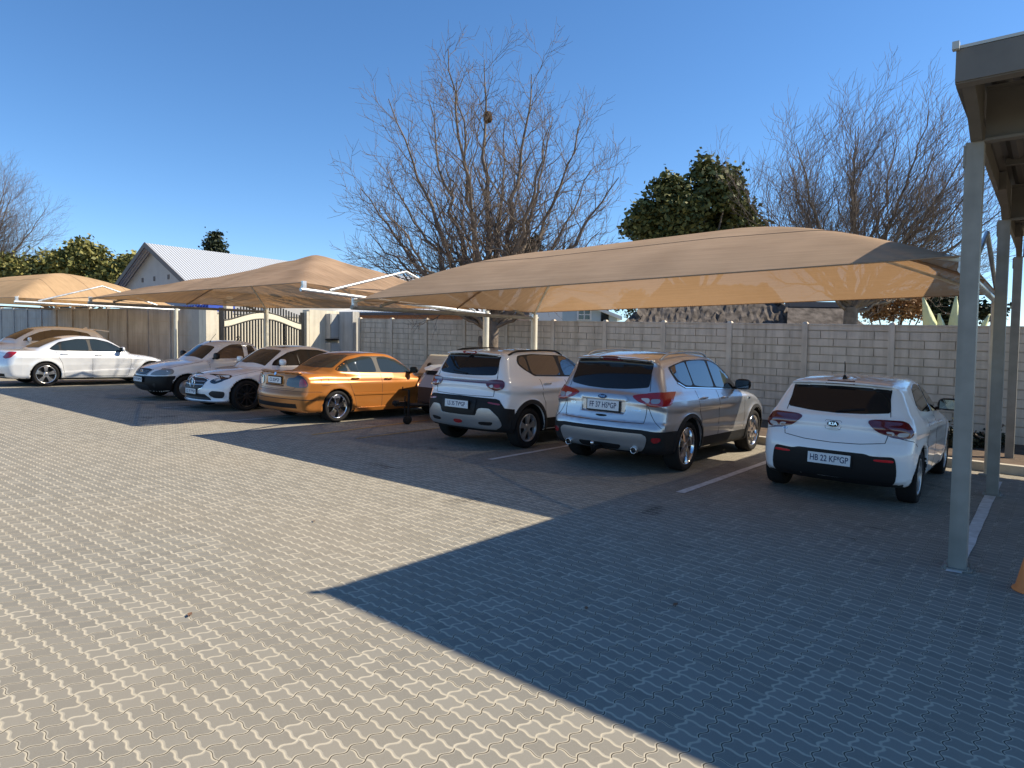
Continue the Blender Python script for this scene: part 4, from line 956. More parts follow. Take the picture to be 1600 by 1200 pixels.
def wheel(root,x,y,wr,side,style,rimr=None,wd=.21,rim_m=None):
    """side -1 right, +1 left"""
    rimr=rimr or wr*.68; rim_m=rim_m or m_rim
    M=Matrix.Translation((x,y,wr))@Matrix.Rotation(-side*math.pi/2,4,'X')  # local z -> outward
    h=wd/2
    inn=MB(); inn.lathe([(rimr*.97,-h*.8),(rimr*.97,h*.30),(.05,h*.28)],M,32); wo=inn.build('wheel',m_under,root)
    t=MB(); t.lathe([(rimr,-h*.75),(wr*.93,-h),(wr*.985,-h*.8),(wr,-h*.5),(wr,h*.5),(wr*.985,h*.8),(wr*.95,h*.97),(wr*.85,h*1.03),(rimr+.012,h*.93),(rimr,h*.78)],M,48)
    t.build('tyre',m_tyre,wo)
    t=MB(); t.lathe([(rimr,h*.75),(rimr+.004,h*.90),(rimr-.010,h*.93),(rimr-.020,h*.80),(rimr-.03,h*.45),(rimr-.035,h*.25)],M,48)
    if style=='steel':
        t.lathe([(rimr-.03,h*.5),(rimr*.78,h*.62),(rimr*.5,h*.55),(rimr*.3,h*.80),(0,h*.82)],M,40)
    else:
        n,wdt,dbl,bend,hb=style
        t.lathe([(.075,h*.55),(.07,h*.74),(.035,h*.80),(0,h*.80)],M,24)
        for i in range(n):
            for dd in ((-dbl,dbl) if dbl else (0,)):
                a=2*math.pi*i/n+.3
                def pt(r,ang,hh): return M@Vector((r*math.cos(ang),r*math.sin(ang),hh))
                r0,r1=.04,rimr-.015; a0=a+dd*.35; a1=a+dd+bend; w0=wdt*.9/r0*.5; w1=wdt*hb/r1*.5; w0=min(w0,math.pi/n*.95 if not dbl else w0)
                segs=4; V=[];F=[]
                for j in range(segs+1):
                    f=j/segs; r=r0+(r1-r0)*f; aa=a0+(a1-a0)*f; ww=(wdt*.9+(wdt*hb-wdt*.9)*f)/2/r; hh=h*(.76+.06*math.sin(f*3.1)); 
                    V+=[pt(r,aa-ww,hh-.03),pt(r,aa-ww*.8,hh),pt(r,aa+ww*.8,hh),pt(r,aa+ww,hh-.03)]
                for j in range(segs):
                    for k_ in range(3): F.append((j*4+k_,j*4+k_+1,(j+1)*4+k_+1,(j+1)*4+k_))
                if side>0: pass
                t.add(V,F)
    t.build('rim',rim_m,wo); return wo
def mirror_(car,root,x,z,side,m_body,size=(.13,.10,.08)):
    H,g=car.hit(side*car.S(x),z)
    m=MB(); cx,cy,cz=H[0]+.02,H[1]-side*.14,H[2]+.07; V=[];F=[]; n,k_=16,8
    for j in range(k_+1):
        ph=-math.pi/2+math.pi*j/k_
        for i in range(n):
            th=2*math.pi*i/n; ex=lambda v: math.copysign(abs(v)**.7,v)
            V.append((cx+size[2]*.8*ex(math.cos(ph)*math.sin(th))*(1 if math.sin(th)>0 else .55),cy+size[0]*ex(math.cos(ph)*math.cos(th)),cz+size[1]*.85*ex(math.sin(ph))))
    for j in range(k_):
        for i in range(n): F.append((j*n+i,j*n+(i+1)%n,(j+1)*n+(i+1)%n,(j+1)*n+i))
    m.add(V,F,True); o=m.build('wing_mirror',m_body,root)
    a=MB(); a.tube([(H[0]+.03,H[1]+side*.02,H[2]+.0),(cx,cy+side*.06,cz-.05)],.025,8); a.build('mirror_arm',m_trim,o)
    g_=MB(); g_.box((cx-size[2]*.42,cy,cz),(.012,size[0]*1.6,size[1]*1.25)); g_.build('mirror_glass',m_glass,o)
    return o
def handle(car,root,x,z,side,m_):
    H,g=car.hit(side*car.S(x),z); m=MB(); n=Vector(g)
    p=[Vector(H)+Vector((dx,0,0))+n*o for dx,o in ((-.10,.0),(-.085,.028),(0,.036),(.085,.028),(.10,.0))]
    m.tube(p,[.011,.013,.013,.013,.011],8); m.build('door_handle',m_,root)
def plate(car,root,s,z,txt,wd=.44,hh=.11,rec=0,front=False,tilt=0):
    H,g=car.hit(s,z); g=np.array([g[0],g[1],0]); g/=np.linalg.norm(g); M=frameM(H+g*(.010+rec),g)@Matrix.Rotation(tilt,4,'X')
    m=MB(); m.box((0,0,0),(wd+.03,hh+.03,.012)); b=m.build('plate_holder',m_trim,root); b.matrix_local=M
    m=MB(); m.box((0,0,.0085),(wd,hh,.005)); p=m.build('number_plate',m_plate,b)
    text(txt,hh*.80,m_plt,p,Matrix.Translation((0,-.002,.0115)),'plate_lettering',.001,sx=.74)
    return b
def body(car,root,m_,parts=()):
    P,F,N=car.mesh()
    cen=P[F].mean(1); lab=np.zeros(len(F),int)
    hw=car.hw
    # inner arch and underside
    inner=(np.abs(cen[:,1])<hw*.86)
    well=np.zeros(len(F),bool)
    for wx in car.wheels: well|=(np.hypot(cen[:,0]-wx,cen[:,2]-car.wr)<car.archr+.015)&(np.abs(cen[:,1])<hw-.012)
    under=(cen[:,2]<car.k.get('under',.24))&(N[F].mean(1)[:,2]<-.6)
    lab[well|under]=1
    br_=car.k.get('blackrear')
    if br_: lab[(cen[:,2]<br_[0])&(cen[:,0]<br_[1])&(np.abs(cen[:,1])<br_[2])]=1
    defs=[('body',m_,0),('underbody',m_under,1)]; idn=2
    for (nm,side,fn) in parts:
        msk=(lab==0)&fn(cen[:,0],cen[:,1]*1.0,cen[:,2])&((cen[:,1]*side<0) if side else True); lab[msk]=idn; defs.append((nm,m_,idn)); idn+=1
    out={}
    for nm,mm,i in defs:
        f=F[lab==i]
        if not len(f): continue
        u,inv=np.unique(f,return_inverse=True); o=mesh_np(nm,P[u],inv.reshape(f.shape),mm,root,smooth=True,normals=N[u]); out.setdefault(nm,[]).append(o)
    return out
def rail(car,root,x0,x1,y,m_,lift=.05,r=.014):
    for side in (-1,1):
        pts=[]
        for i in range(15):
            t_=i/14; x=x0+(x1-x0)*t_; H,g=car.hit(x,side*y,top=True); pts.append((x,side*y,H[2]+lift*min(1,math.sin(math.pi*t_)*2.6)**.6-.005))
        m=MB(); m.tube(pts,r,8); m.build('roof_rail',m_,root)
SCL=.955
def place(root,x,y,head):
    """root origin: point of the ground below the rear bumper centre"""
    root.matrix_world=Matrix.Translation((x,y,TILT*x+.004))@Matrix.Rotation(-math.atan(TILT),4,'Y')@Matrix.Rotation(head,4,'Z')@Matrix.Scale(SCL,4)
def newcar(name,label,cat='car'):
    o=bpy.data.objects.new(name,None); link(o); return tag(o,label,cat,'cars parked in the yard')
def seamset(car,root,lines,wd=.008):
    for (pts,both) in lines:
        for sg in ((1,-1) if both else (1,)): car.strip('shut_line',[(sg*a,b) for a,b in pts],wd,m_seam,root,off=.0015)
def pair(car,name,poly,m_,root,**k):
    o=[]
    for sg in (1,-1): o.append(car.patch(name,[(sg*a,b) for a,b in poly],m_,root,**k))
    return o
def archlip(car,root,m_,w_=.035,r=None,zmin=.2,off=.006,rear=True,front=True,sides=(1,-1),wide=0):
    r=r or car.archr
    for wx in car.wheels:
        for sg in sides:
            pts=[]
            a0=math.asin(max(-1,min(1,(zmin-car.wr)/(r+w_/2)))) 
            for i in range(25):
                a=a0+(math.pi-2*a0)*i/24; pts.append((sg*car.S(wx+(r+w_/2)*math.cos(a)),car.wr+(r+w_/2)*math.sin(a)))
            car.strip('arch_lip',pts,w_,m_,root,off=off)
PI=math.pi
p_white=paint('white_paint',(.83,.84,.85),0,.35,.03)
p_white2=paint('white_paint_pearl',(.86,.87,.88),0,.3,.03)
p_silver=paint('silver_paint',(.50,.51,.53),.75,.32,.10)
p_gold=paint('gold_paint',(.44,.165,.034),.30,.32,.04,.55)
p_silverw=paint('bright_silver_paint',(.76,.77,.78),.22,.3,.02)
p_cream=paint('cream_fibreglass',(.58,.55,.42),0,.5,.1)
def rect(a,b,c,d): return [(a,b),(c,b),(c,d),(a,d)]
# ---------------------------------------------------------------- white hatchback, rear view (nearest)
def make_hatch():
    L,W=4.065,1.725
    low=[(.07,.27),(.015,.36),(0,.48),(.0,.60),(.03,.70),(.075,.80),(.10,.93),(.17,1.02),(.6,1.03),(1.8,.99),(2.8,.97),(3.3,.90),(3.7,.80),(3.95,.68),(4.05,.52),(4.05,.36),(3.95,.22),(3.7,.17),(2.2,.17),(.4,.20)]
    gh=[(.11,.88),(.15,1.00),(.24,1.16),(.345,1.325),(.42,1.395),(.75,1.43),(1.3,1.45),(1.9,1.435),(2.35,1.35),(2.75,1.17),(3.1,.97),(3.0,.85),(1.6,.85),(.4,.85)]
    def ex(d,X,Y,Z,c):
        # roof spoiler lip
        q=np.abs(Y)/c.hw
        b=smax(np.abs(Z-(1.375-.06*q**2+.04*(X-.3)))-.016,np.maximum(np.abs(X-.41-.10*q**2)-.12,np.abs(Y)-.56),.03); d=smin(d,b,.03)
        # diffuser recess for plate
        return d
    c=Car(L,W,low,gh,[.70,3.28],.312,extra=ex,crease=[(.5,.90,3.6,.80,.010)],gw=(.93,.66),gz=(.98,1.44),sec=[(.15,.90),(.28,.955),(.45,.99),(.62,1.0),(.8,.985),(.95,.95),(1.2,.9)],bow=(.30,.4),gbow=(.20,.36),plan=[(0,.90),(.35,.965),(.9,1),(2.8,1),(3.5,.965),(4.06,.88)],top=1.6,h=.026,blackrear=(.262,.5,.74))
    r=newcar('hatchback_car','small white hatchback with short roof antenna, nearest the steel carport post')
    s=c.S
    body(c,r,p_white,[('tailgate',0,lambda x,y,z:(x<.5)&(z>.70)&(np.abs(y)<.60)),('door',-1,lambda x,y,z:(x>1.02)&(x<1.80)&(z>.3)&(z<.98)&(np.abs(y)>.5)),('door',-1,lambda x,y,z:(x>1.80)&(x<2.85)&(z>.3)&(z<.98)&(np.abs(y)>.5)),('door',1,lambda x,y,z:(x>1.02)&(x<1.80)&(z>.3)&(z<.98)&(np.abs(y)>.5)),('door',1,lambda x,y,z:(x>1.80)&(x<2.85)&(z>.3)&(z<.98)&(np.abs(y)>.5)),('bonnet',0,lambda x,y,z:(x>3.0)&(z>.8)&(np.abs(y)<.6))])
    # rear glass
    rg_=[(-.72,1.12),(-.64,1.07),(-.3,1.035),(0,1.025),(.3,1.035),(.64,1.07),(.72,1.12),(.62,1.30),(.56,1.318),(.3,1.330),(0,1.334),(-.3,1.330),(-.56,1.318),(-.62,1.30)]
    c.patch('rear_window',rg_,m_glassr,r,off=.006,rnd=1)
    c.patch('brake_light',[(-.16,1.366),(.16,1.366),(.15,1.392),(-.15,1.392)],m_dred,r,off=.010,rnd=0)
    c.strip('rear_wiper',[(0,1.035),(.05,1.05),(.30,1.085)],.014,m_trim,r,off=.022)
    # lamps
    tl=[(.34,.955),(.40,.985),(.75,.985),(1.02,.985),(1.12,.95),(1.12,.82),(1.04,.785),(.70,.795),(.48,.83)]
    for o in pair(c,'tail_lamp',tl,m_dred,r,off=.012): pass
    pair(c,'tail_lamp_clear',[(.52,.865),(.76,.862),(.76,.818),(.60,.83)],m_clear,r,off=.015); pair(c,'tail_lamp_clear',[(.84,.86),(1.04,.862),(1.03,.815),(.84,.808)],m_clear,r,off=.015)
    # lower black bumper insert
    di=[(-.79,.235),(-.82,.36),(-.77,.555),(-.71,.585),(-.42,.575),(-.36,.60),(.36,.60),(.42,.575),(.71,.585),(.77,.555),(.82,.36),(.79,.235)]
    c.patch('bumper_insert',di,m_trim,r,off=.008,rnd=1)
    pair(c,'reflector',[(.45,.522),(.74,.520),(.73,.548),(.45,.548)],mat('reflector_red',(.60,.01,.02),.2,coat=1),r,off=.014)
    plate(c,r,0,.50,'HB 22 KF★GP'.replace('★','*'),wd=.46,hh=.125,rec=.006)
    H,g=c.hit(0,.90); M=frameM(H+np.array(g)*.004,g)
    m=MB(); m.prism([(.062*math.cos(a),.034*math.sin(a)) for a in np.linspace(0,2*PI,28)[:-1]],'z',0,.010); b=m.build('badge',m_trim,r); b.matrix_local=M
    text('KIA',.052,m_chrome,b,Matrix.Translation((0,0,.011)),'badge_lettering',sx=1.15)
    m=MB(); m.prism([(.07*math.cos(a),.012*math.sin(a)-.058) for a in np.linspace(0,2*PI,20)[:-1]],'z',0,.012); b=m.build('tailgate_handle',m_silt,r); b.matrix_local=M
    c.strip('badge_recess',[(-.085,.855),(-.075,.84),(.075,.84),(.085,.855),(.09,.925),(.08,.94),(-.08,.94),(-.09,.925)],.004,m_seam,r,off=.001,closed=True)
    H,g=c.hit(-.56,.79); text('RIO',.035,m_chrome,r,frameM(H+np.array(g)*.003,g),'model_lettering')
    # shut lines
    seamset(c,r,[([(-.60,.93),(-.59,.80),(-.55,.73),(-.3,.70),(0,.69),(.3,.70),(.55,.73),(.59,.80),(.60,.93)],False),
      ([(.66,1.02),(.67,1.2),(.62,1.33)],True),([(.74,.80),(.9,.79),(s(.28),.76),(s(.40),.70)],True),
      ([(s(1.14),.98),(s(1.08),.78),(s(1.02),.55),(s(1.14),.30)],True),([(s(1.80),.97),(s(1.80),.26)],True),([(s(2.86),.92),(s(2.84),.45),(s(2.78),.26)],True),([(s(1.14),.27),(s(2.78),.25)],True)])
    # side glass
    pair(c,'door_window',[(s(.86),1.115),(s(1.02),1.06),(s(1.72),1.015),(s(1.74),1.355),(s(1.40),1.365),(s(1.12),1.32)],m_glass,r,off=.005)
    pair(c,'door_window',[(s(1.80),1.012),(s(2.72),.985),(s(2.62),1.09),(s(2.30),1.27),(s(2.06),1.345),(s(1.80),1.358)],m_glass,r,off=.005)
    ws=[(c.Fr(.62),1.0),(c.Fr(.0),.985),(c.Fr(-.62),1.0),(c.Fr(-.52),1.33),(c.Fr(0),1.36),(c.Fr(.52),1.33)]
    c.patch('windscreen',[(x,y) for x,y in [(2.93,-.62),(3.02,0),(2.93,.62),(2.28,.50),(2.34,0),(2.28,-.50)]],m_glass,r,off=.004,top=True)
    for sg in (-1,1):
        mirror_(c,r,2.62,1.0,sg,m_trim if True else p_white); handle(c,r,1.24,.90,sg,p_white); handle(c,r,1.98,.88,sg,p_white)
        for wx in c.wheels: wheel(r,wx,sg*(c.hw-.125),.312,sg,(5,.055,.13,0,1.1),rim_m=m_silt)
    H,g=c.hit(.58,0.01,top=True); m=MB(); m.tube([H,H+np.array([-.02,0,.04])],[.03,.014],10); m.tube([H+np.array([-.01,0,.03]),H+np.array([-.06,0,.21])],[.006,.0045],8); m.build('antenna',m_trim,r)
    return r
# ---------------------------------------------------------------- silver SUV
def make_suv():
    L,W=4.52,1.84
    low=[(.10,.32),(.03,.42),(0,.52),(.0,.62),(.04,.70),(.075,.84),(.10,.97),(.17,1.09),(.5,1.13),(1.5,1.12),(2.6,1.10),(3.2,1.07),(3.75,1.0),(4.2,.87),(4.42,.74),(4.50,.60),(4.52,.45),(4.45,.30),(4.25,.22),(2.3,.22),(.45,.26)]
    gh=[(.11,.95),(.16,1.10),(.24,1.30),(.33,1.47),(.36,1.555),(.65,1.60),(1.2,1.645),(1.8,1.65),(2.35,1.585),(2.85,1.38),(3.30,1.10),(3.4,.98),(3.0,.9),(1.5,.9),(.4,.9)]
    def ex(d,X,Y,Z,c):
        q=np.abs(Y)/c.hw
        b=smax(np.abs(Z-(1.553-.06*q**2+.06*(X-.3)))-.018,np.maximum(np.abs(X-.345-.12*q**2)-.12,np.abs(Y)-.58),.03); d=smin(d,b,.03)
        # bumper ledge
        b=smax(np.abs(Z-.655)-.035,np.maximum(.02+.24*q**2.6-X,X-.4),.03); b=np.maximum(b,np.abs(Y)-c.hw*.95); d=smin(d,b,.03)
        # plate recess
        b=np.maximum(np.maximum(np.abs(Z-.895)-.085-.00*X,np.abs(Y)-.34),X-.118); d=smax(d,-b,.02)
        return d
    c=Car(L,W,low,gh,[.92,3.61],.352,extra=ex,crease=[(.3,1.0,3.9,.95,.012),(1.1,.60,3.2,.50,.010)],arch=.405,flare=.028,gw=(.93,.69),gz=(1.08,1.62),sec=[(.15,.92),(.30,.965),(.5,.99),(.7,1.0),(.9,.985),(1.05,.955),(1.3,.9)],bow=(.26,.36),gbow=(.16,.36),plan=[(0,.92),(.4,.975),(.9,1),(3.2,1),(3.9,.965),(4.5,.88)],top=1.8,h=.028,under=.3)
    r=newcar('suv_car','silver SUV with roof rails, twin exhausts and tow ball, second from the steel carport'); s=c.S
    body(c,r,p_silver,[('tailgate',0,lambda x,y,z:(x<.5)&(z>.72)&(np.abs(y)<.66))]+[('door',sd,fn) for sd in (-1,1) for fn in (lambda x,y,z:(x>1.18)&(x<1.98)&(z>.35)&(z<1.1)&(np.abs(y)>.5),lambda x,y,z:(x>1.98)&(x<3.05)&(z>.35)&(z<1.1)&(np.abs(y)>.5))]+[('bonnet',0,lambda x,y,z:(x>3.2)&(z>.92)&(np.abs(y)<.65))])
    c.patch('rear_window',[(-.70,1.22),(-.60,1.17),(-.3,1.135),(0,1.125),(.3,1.135),(.60,1.17),(.70,1.22),(.665,1.48),(.55,1.51),(0,1.525),(-.55,1.51),(-.665,1.48)],m_glassr,r,off=.006)
    c.patch('brake_light',[(-.17,1.515),(.17,1.515),(.16,1.565),(-.16,1.565)],m_dred,r,off=.013)
    tl=[(.40,1.055),(.62,1.095),(.85,1.105),(1.10,1.115),(s(.62),1.125),(s(.50),1.06),(s(.34),.945),(.98,.925),(.72,.935),(.52,.975)]
    for sg in (1,-1):
        o=c.patch('tail_lamp',[(sg*a,b) for a,b in tl],m_red,r,off=.012)
        c.patch('tail_lamp_clear',[(sg*a,b) for a,b in [(.52,1.03),(.78,1.03),(.78,.97),(.62,.975)]],m_clear,o,off=.016)
        c.patch('tail_lamp_clear',[(sg*a,b) for a,b in [(.82,1.02),(1.10,1.03),(1.04,.965),(.82,.965)]],m_silt,o,off=.016)
    # chrome/silver grab strip over the plate with badge
    c.patch('handle_strip',[(-.40,.975),(.40,.975),(.34,1.035),(.2,1.05),(-.2,1.05),(-.34,1.035)],p_silver,r,off=.03)
    plate(c,r,0,.90,'FF 37 HS*GP',wd=.50,hh=.135,rec=.012)
    H,g=c.hit(0,1.01); M=frameM(H+np.array(g)*.03,g); m=MB(); m.prism([(.065*math.cos(a),.030*math.sin(a)) for a in np.linspace(0,2*PI,28)[:-1]],'z',0,.012); b=m.build('badge',mat('navy_badge',(.01,.02,.07),.2,coat=1),r); b.matrix_local=M
    text('Ford',.045,m_chrome,b,Matrix.Translation((0,0,.013)),'badge_lettering',sx=.95)
    H,g=c.hit(.5,.86); text('TITANIUM',.028,m_chrome,r,frameM(H+np.array(g)*.003,g),'trim_lettering'); H,g=c.hit(-.50,.90); text('KUGA',.035,m_chrome,r,frameM(H+np.array(g)*.003,g),'model_lettering')
    c.patch('release_recess',[(-.10,.775),(.10,.775),(.07,.745),(-.07,.745)],m_trim,r,off=.006)
    # lower cladding: rear wrap, then sills and arches
    sr=c.S(.54)
    cl=[(-sr,.60),(-sr,.30),(-.6,.27),(0,.27),(.6,.27),(sr,.30),(sr,.60),(.9,.60),(.6,.615),(0,.62),(-.6,.615),(-.9,.60)]
    c.patch('rear_cladding',cl,m_clad,r,off=.010,rnd=0)
    c.patch('skid_plate',[(-.76,.52),(-.62,.565),(.62,.565),(.76,.52),(.70,.38),(.58,.33),(-.58,.33),(-.70,.38)],m_silt,r,off=.020)
    c.patch('skid_recess',[(-.34,.40),(.34,.40),(.30,.335),(-.30,.335)],m_trim,r,off=.024)
    pair(c,'fog_reflector',[(.84,.52),(1.06,.525),(1.02,.46),(.88,.45)],m_red,r,off=.018)
    pair(c,'sill_cladding',[(s(1.31),.44),(s(3.22),.42),(s(3.22),.24),(s(1.31),.25)],m_clad,r,off=.008,rnd=0)
    pair(c,'nose_cladding',[(s(4.02),.50),(c.Fr(.5),.44),(c.Fr(.0),.42),(c.Fr(.0),.25),(s(4.02),.28)],m_clad,r,off=.008,rnd=0)
    archlip(c,r,m_clad,.055,zmin=.26,off=.012)
    for sg in (-1,1):
        H,g=c.hit(sg*.52,.36); m=MB(); M=Matrix.Translation((H[0]-.02,H[1],.335))@Matrix.Rotation(-PI/2,4,'Y'); m.lathe([(.030,-.12),(.044,-.10),(.046,.03),(.041,.036),(.037,.03)],M,24); o=m.build('exhaust_tip',m_chrome,r); m=MB(); m.lathe([(.037,.03),(.034,.0),(0,-.01)],M,24); m.build('exhaust_bore',m_black,o)
    m=MB(); m.box((.0,0,.33),(.22,.06,.06)); m.tube([(-.08,0,.30),(-.14,0,.30),(-.15,0,.37)],.018,10); b=m.build('tow_bar',m_trim,r)
    m=MB(); m.lathe([(0,-.028),(.02,-.02),(.028,0),(.02,.02),(0,.028)],Matrix.Translation((-.15,0,.395)),16); m.build('tow_ball',m_chrome,b)
    seamset(c,r,[([(-.72,1.10),(-.68,.80),(-.64,.70),(0,.69),(.64,.70),(.68,.80),(.72,1.10)],False),([(.76,1.12),(.77,1.35),(.70,1.54)],True),
      ([(s(1.22),1.12),(s(1.24),.90),(s(1.34),.70),(s(1.36),.28)],True),([(s(1.98),1.10),(s(2.0),.28)],True),([(s(3.08),1.05),(s(3.1),.6),(s(3.02),.28)],True),([(.74,.92),(.95,.72),(1.1,.62)],True)])
    pair(c,'window_trim',[(s(.60),1.455),(s(.72),1.25),(s(.93),1.175),(s(3.02),1.085),(s(2.92),1.22),(s(2.6),1.39),(s(2.25),1.515),(s(1.9),1.555),(s(1.2),1.545)],m_trim,r,off=.004,rnd=1)
    pair(c,'quarter_window',[(s(.64),1.445),(s(.76),1.27),(s(.95),1.195),(s(1.20),1.185),(s(1.16),1.525)],m_glass,r,off=.008)
    pair(c,'door_window',[(s(1.24),1.18),(s(1.93),1.14),(s(1.90),1.54),(s(1.20),1.53)],m_glass,r,off=.008)
    pair(c,'door_window',[(s(2.0),1.14),(s(2.96),1.10),(s(2.86),1.22),(s(2.55),1.385),(s(2.2),1.505),(s(1.97),1.54)],m_glass,r,off=.008)
    for sg in (1,-1): c.strip('chrome_sill_trim',[(sg*s(.74),1.235),(sg*s(.93),1.165),(sg*s(3.0),1.078)],.014,m_chrome,r,off=.010)
    c.patch('windscreen',[(3.15,-.68),(3.26,0),(3.15,.68),(2.42,.54),(2.48,0),(2.42,-.54)],m_glass,r,off=.004,top=True)
    rail(c,r,.55,2.15,.60,m_silt,.055,.015)
    for sg in (-1,1):
        mirror_(c,r,2.80,1.10,sg,m_trim); handle(c,r,1.40,1.0,sg,p_silver); handle(c,r,2.16,.98,sg,p_silver)
        for wx in c.wheels: wheel(r,wx,sg*(c.hw-.13),.352,sg,(5,.08,.15,.0,1.3),rimr=.262,wd=.235,rim_m=m_chrome)
        H,g=c.hit(sg*s(3.28),.93); m=MB(); m.box((H[0],H[1]+.0,H[2]),(.10,.02,.03)); m.build('side_vent',m_chrome,r)
    return r
# ---------------------------------------------------------------- white compact SUV
def make_cross():
    L,W=3.995,1.79
    low=[(.10,.32),(.03,.42),(0,.54),(.0,.68),(.035,.80),(.08,.92),(.10,1.05),(.15,1.14),(.6,1.15),(1.6,1.13),(2.5,1.11),(3.0,1.08),(3.5,1.02),(3.85,.90),(3.97,.75),(3.99,.55),(3.93,.33),(3.75,.24),(2.2,.22),(.45,.26)]
    gh=[(.10,.98),(.14,1.12),(.20,1.28),(.30,1.46),(.38,1.54),(.7,1.575),(1.2,1.60),(1.7,1.60),(2.15,1.54),(2.55,1.36),(2.95,1.12),(3.0,1.0),(2.6,.95),(1.5,.95),(.4,.95)]
    def ex(d,X,Y,Z,c):
        q=np.abs(Y)/c.hw
        b=smax(np.abs(Z-(1.525-.06*q**2+.06*(X-.3)))-.016,np.maximum(np.abs(X-.345-.12*q**2)-.10,np.abs(Y)-.56),.03); d=smin(d,b,.03)
        return d
    c=Car(L,W,low,gh,[.76,3.26],.335,extra=ex,crease=[(.3,1.02,3.6,.97,.010)],arch=.395,flare=.03,gw=(.93,.68),gz=(1.12,1.58),sec=[(.15,.92),(.30,.965),(.5,.99),(.75,1.0),(.95,.985),(1.1,.955),(1.3,.9)],bow=(.24,.34),gbow=(.14,.34),plan=[(0,.93),(.4,.98),(.9,1),(2.9,1),(3.5,.965),(4.0,.90)],top=1.75,h=.028,under=.3)
    r=newcar('compact_suv_car','white compact SUV with full-width light bar and black arches, between trailer and silver SUV'); s=c.S
    body(c,r,p_white2,[('tailgate',0,lambda x,y,z:(x<.5)&(z>.80)&(np.abs(y)<.64))]+[('door',sd,fn) for sd in (-1,1) for fn in (lambda x,y,z:(x>1.02)&(x<1.75)&(z>.35)&(z<1.1)&(np.abs(y)>.5),lambda x,y,z:(x>1.75)&(x<2.8)&(z>.35)&(z<1.1)&(np.abs(y)>.5))])
    c.patch('rear_window',[(-.76,1.25),(-.66,1.185),(-.3,1.165),(0,1.16),(.3,1.165),(.66,1.185),(.76,1.25),(.73,1.38),(.62,1.475),(.3,1.50),(0,1.505),(-.3,1.50),(-.62,1.475),(-.73,1.38)],m_glassr,r,off=.006,rnd=2)
    c.patch('brake_light',[(-.15,1.512),(.15,1.512),(.14,1.54),(-.14,1.54)],m_red,r,off=.012)
    c.strip('rear_wiper',[(0,1.17),(.05,1.185),(-.28,1.215)],.014,m_trim,r,off=.022)
    c.patch('light_bar',[(-.60,1.095),(.60,1.095),(.60,1.045),(-.60,1.045)],m_dred,r,off=.010,rnd=0)
    tl=[(.46,1.10),(.80,1.11),(1.02,1.105),(1.06,1.05),(.98,.97),(.74,.95),(.50,.985)]
    for sg in (1,-1):
        o=c.patch('tail_lamp',[(sg*a,b) for a,b in tl],m_dred,r,off=.016); c.patch('tail_lamp_clear',[(sg*a,b) for a,b in [(.54,1.03),(.66,1.03),(.66,.985),(.56,.985)]],m_clear,o,off=.02); c.patch('tail_lamp_red',[(sg*a,b) for a,b in [(.70,1.04),(.92,1.04),(.90,.985),(.70,.98)]],m_red,o,off=.02)
    sr=c.S(.365)
    c.patch('rear_cladding',[(-sr,.66),(-sr,.30),(0,.28),(sr,.30),(sr,.66),(1.02,.68),(.90,.80),(.80,.815),(0,.83),(-.80,.815),(-.90,.80),(-1.02,.68)],m_clad,r,off=.010,rnd=0)
    c.patch('skid_plate',[(-1.0,.40),(-.88,.54),(-.62,.665),(-.40,.66),(-.38,.53),(.38,.53),(.40,.66),(.62,.665),(.88,.54),(1.0,.40),(.84,.34),(-.84,.34)],m_silt,r,off=.02)
    c.patch('plate_surround',[(-.37,.80),(.37,.80),(.35,.56),(-.35,.56)],m_trim,r,off=.026)
    pair(c,'skid_slot',[(.40,.45),(.74,.46),(.68,.40),(.42,.395)],m_trim,r,off=.024)
    c.patch('fog_light',[(-.10,.455),(.10,.455),(.08,.395),(-.08,.395)],m_red,r,off=.03)
    pair(c,'reflector',[(.56,.765),(.92,.745),(.92,.72),(.56,.74)],m_red,r,off=.016)
    plate(c,r,0,.70,'LS 35 TV*GP',wd=.50,hh=.12,rec=.028)
    seamset(c,r,[([(-.70,1.0),(-.68,.85),(0,.84),(.68,.85),(.70,1.0)],False),([(.78,1.12),(.80,1.3),(.70,1.52)],True),([(s(1.06),1.12),(s(1.08),.90),(s(1.18),.72),(s(1.22),.30)],True),([(s(1.78),1.10),(s(1.80),.30)],True),([(s(2.78),1.05),(s(2.8),.6),(s(2.72),.30)],True)])
    pair(c,'window_trim',[(s(.60),1.38),(s(.72),1.28),(s(.96),1.165),(s(2.72),1.13),(s(2.62),1.25),(s(2.3),1.41),(s(2.0),1.505),(s(1.1),1.525),(s(.68),1.50)],m_trim,r,off=.004)
    pair(c,'quarter_window',[(s(.63),1.38),(s(.76),1.28),(s(.84),1.24),(s(.84),1.485),(s(.71),1.475)],m_glass,r,off=.008)
    pair(c,'door_window',[(s(.89),1.225),(s(.98),1.185),(s(1.70),1.17),(s(1.68),1.50),(s(1.1),1.505),(s(.89),1.49)],m_glass,r,off=.008)
    pair(c,'door_window',[(s(1.80),1.165),(s(2.66),1.145),(s(2.56),1.26),(s(2.28),1.39),(s(1.98),1.485),(s(1.79),1.49)],m_glass,r,off=.008)
    pair(c,'sill_cladding',[(s(1.14),.47),(s(2.89),.47),(s(2.89),.24),(s(1.14),.25)],m_clad,r,off=.008,rnd=0)
    c.patch('windscreen',[(2.82,-.66),(2.92,0),(2.82,.66),(2.2,.52),(2.26,0),(2.2,-.52)],m_glass,r,off=.004,top=True)
    archlip(c,r,m_clad,.07,zmin=.30,off=.014)
    rail(c,r,.50,2.0,.60,m_trim,.045,.017)
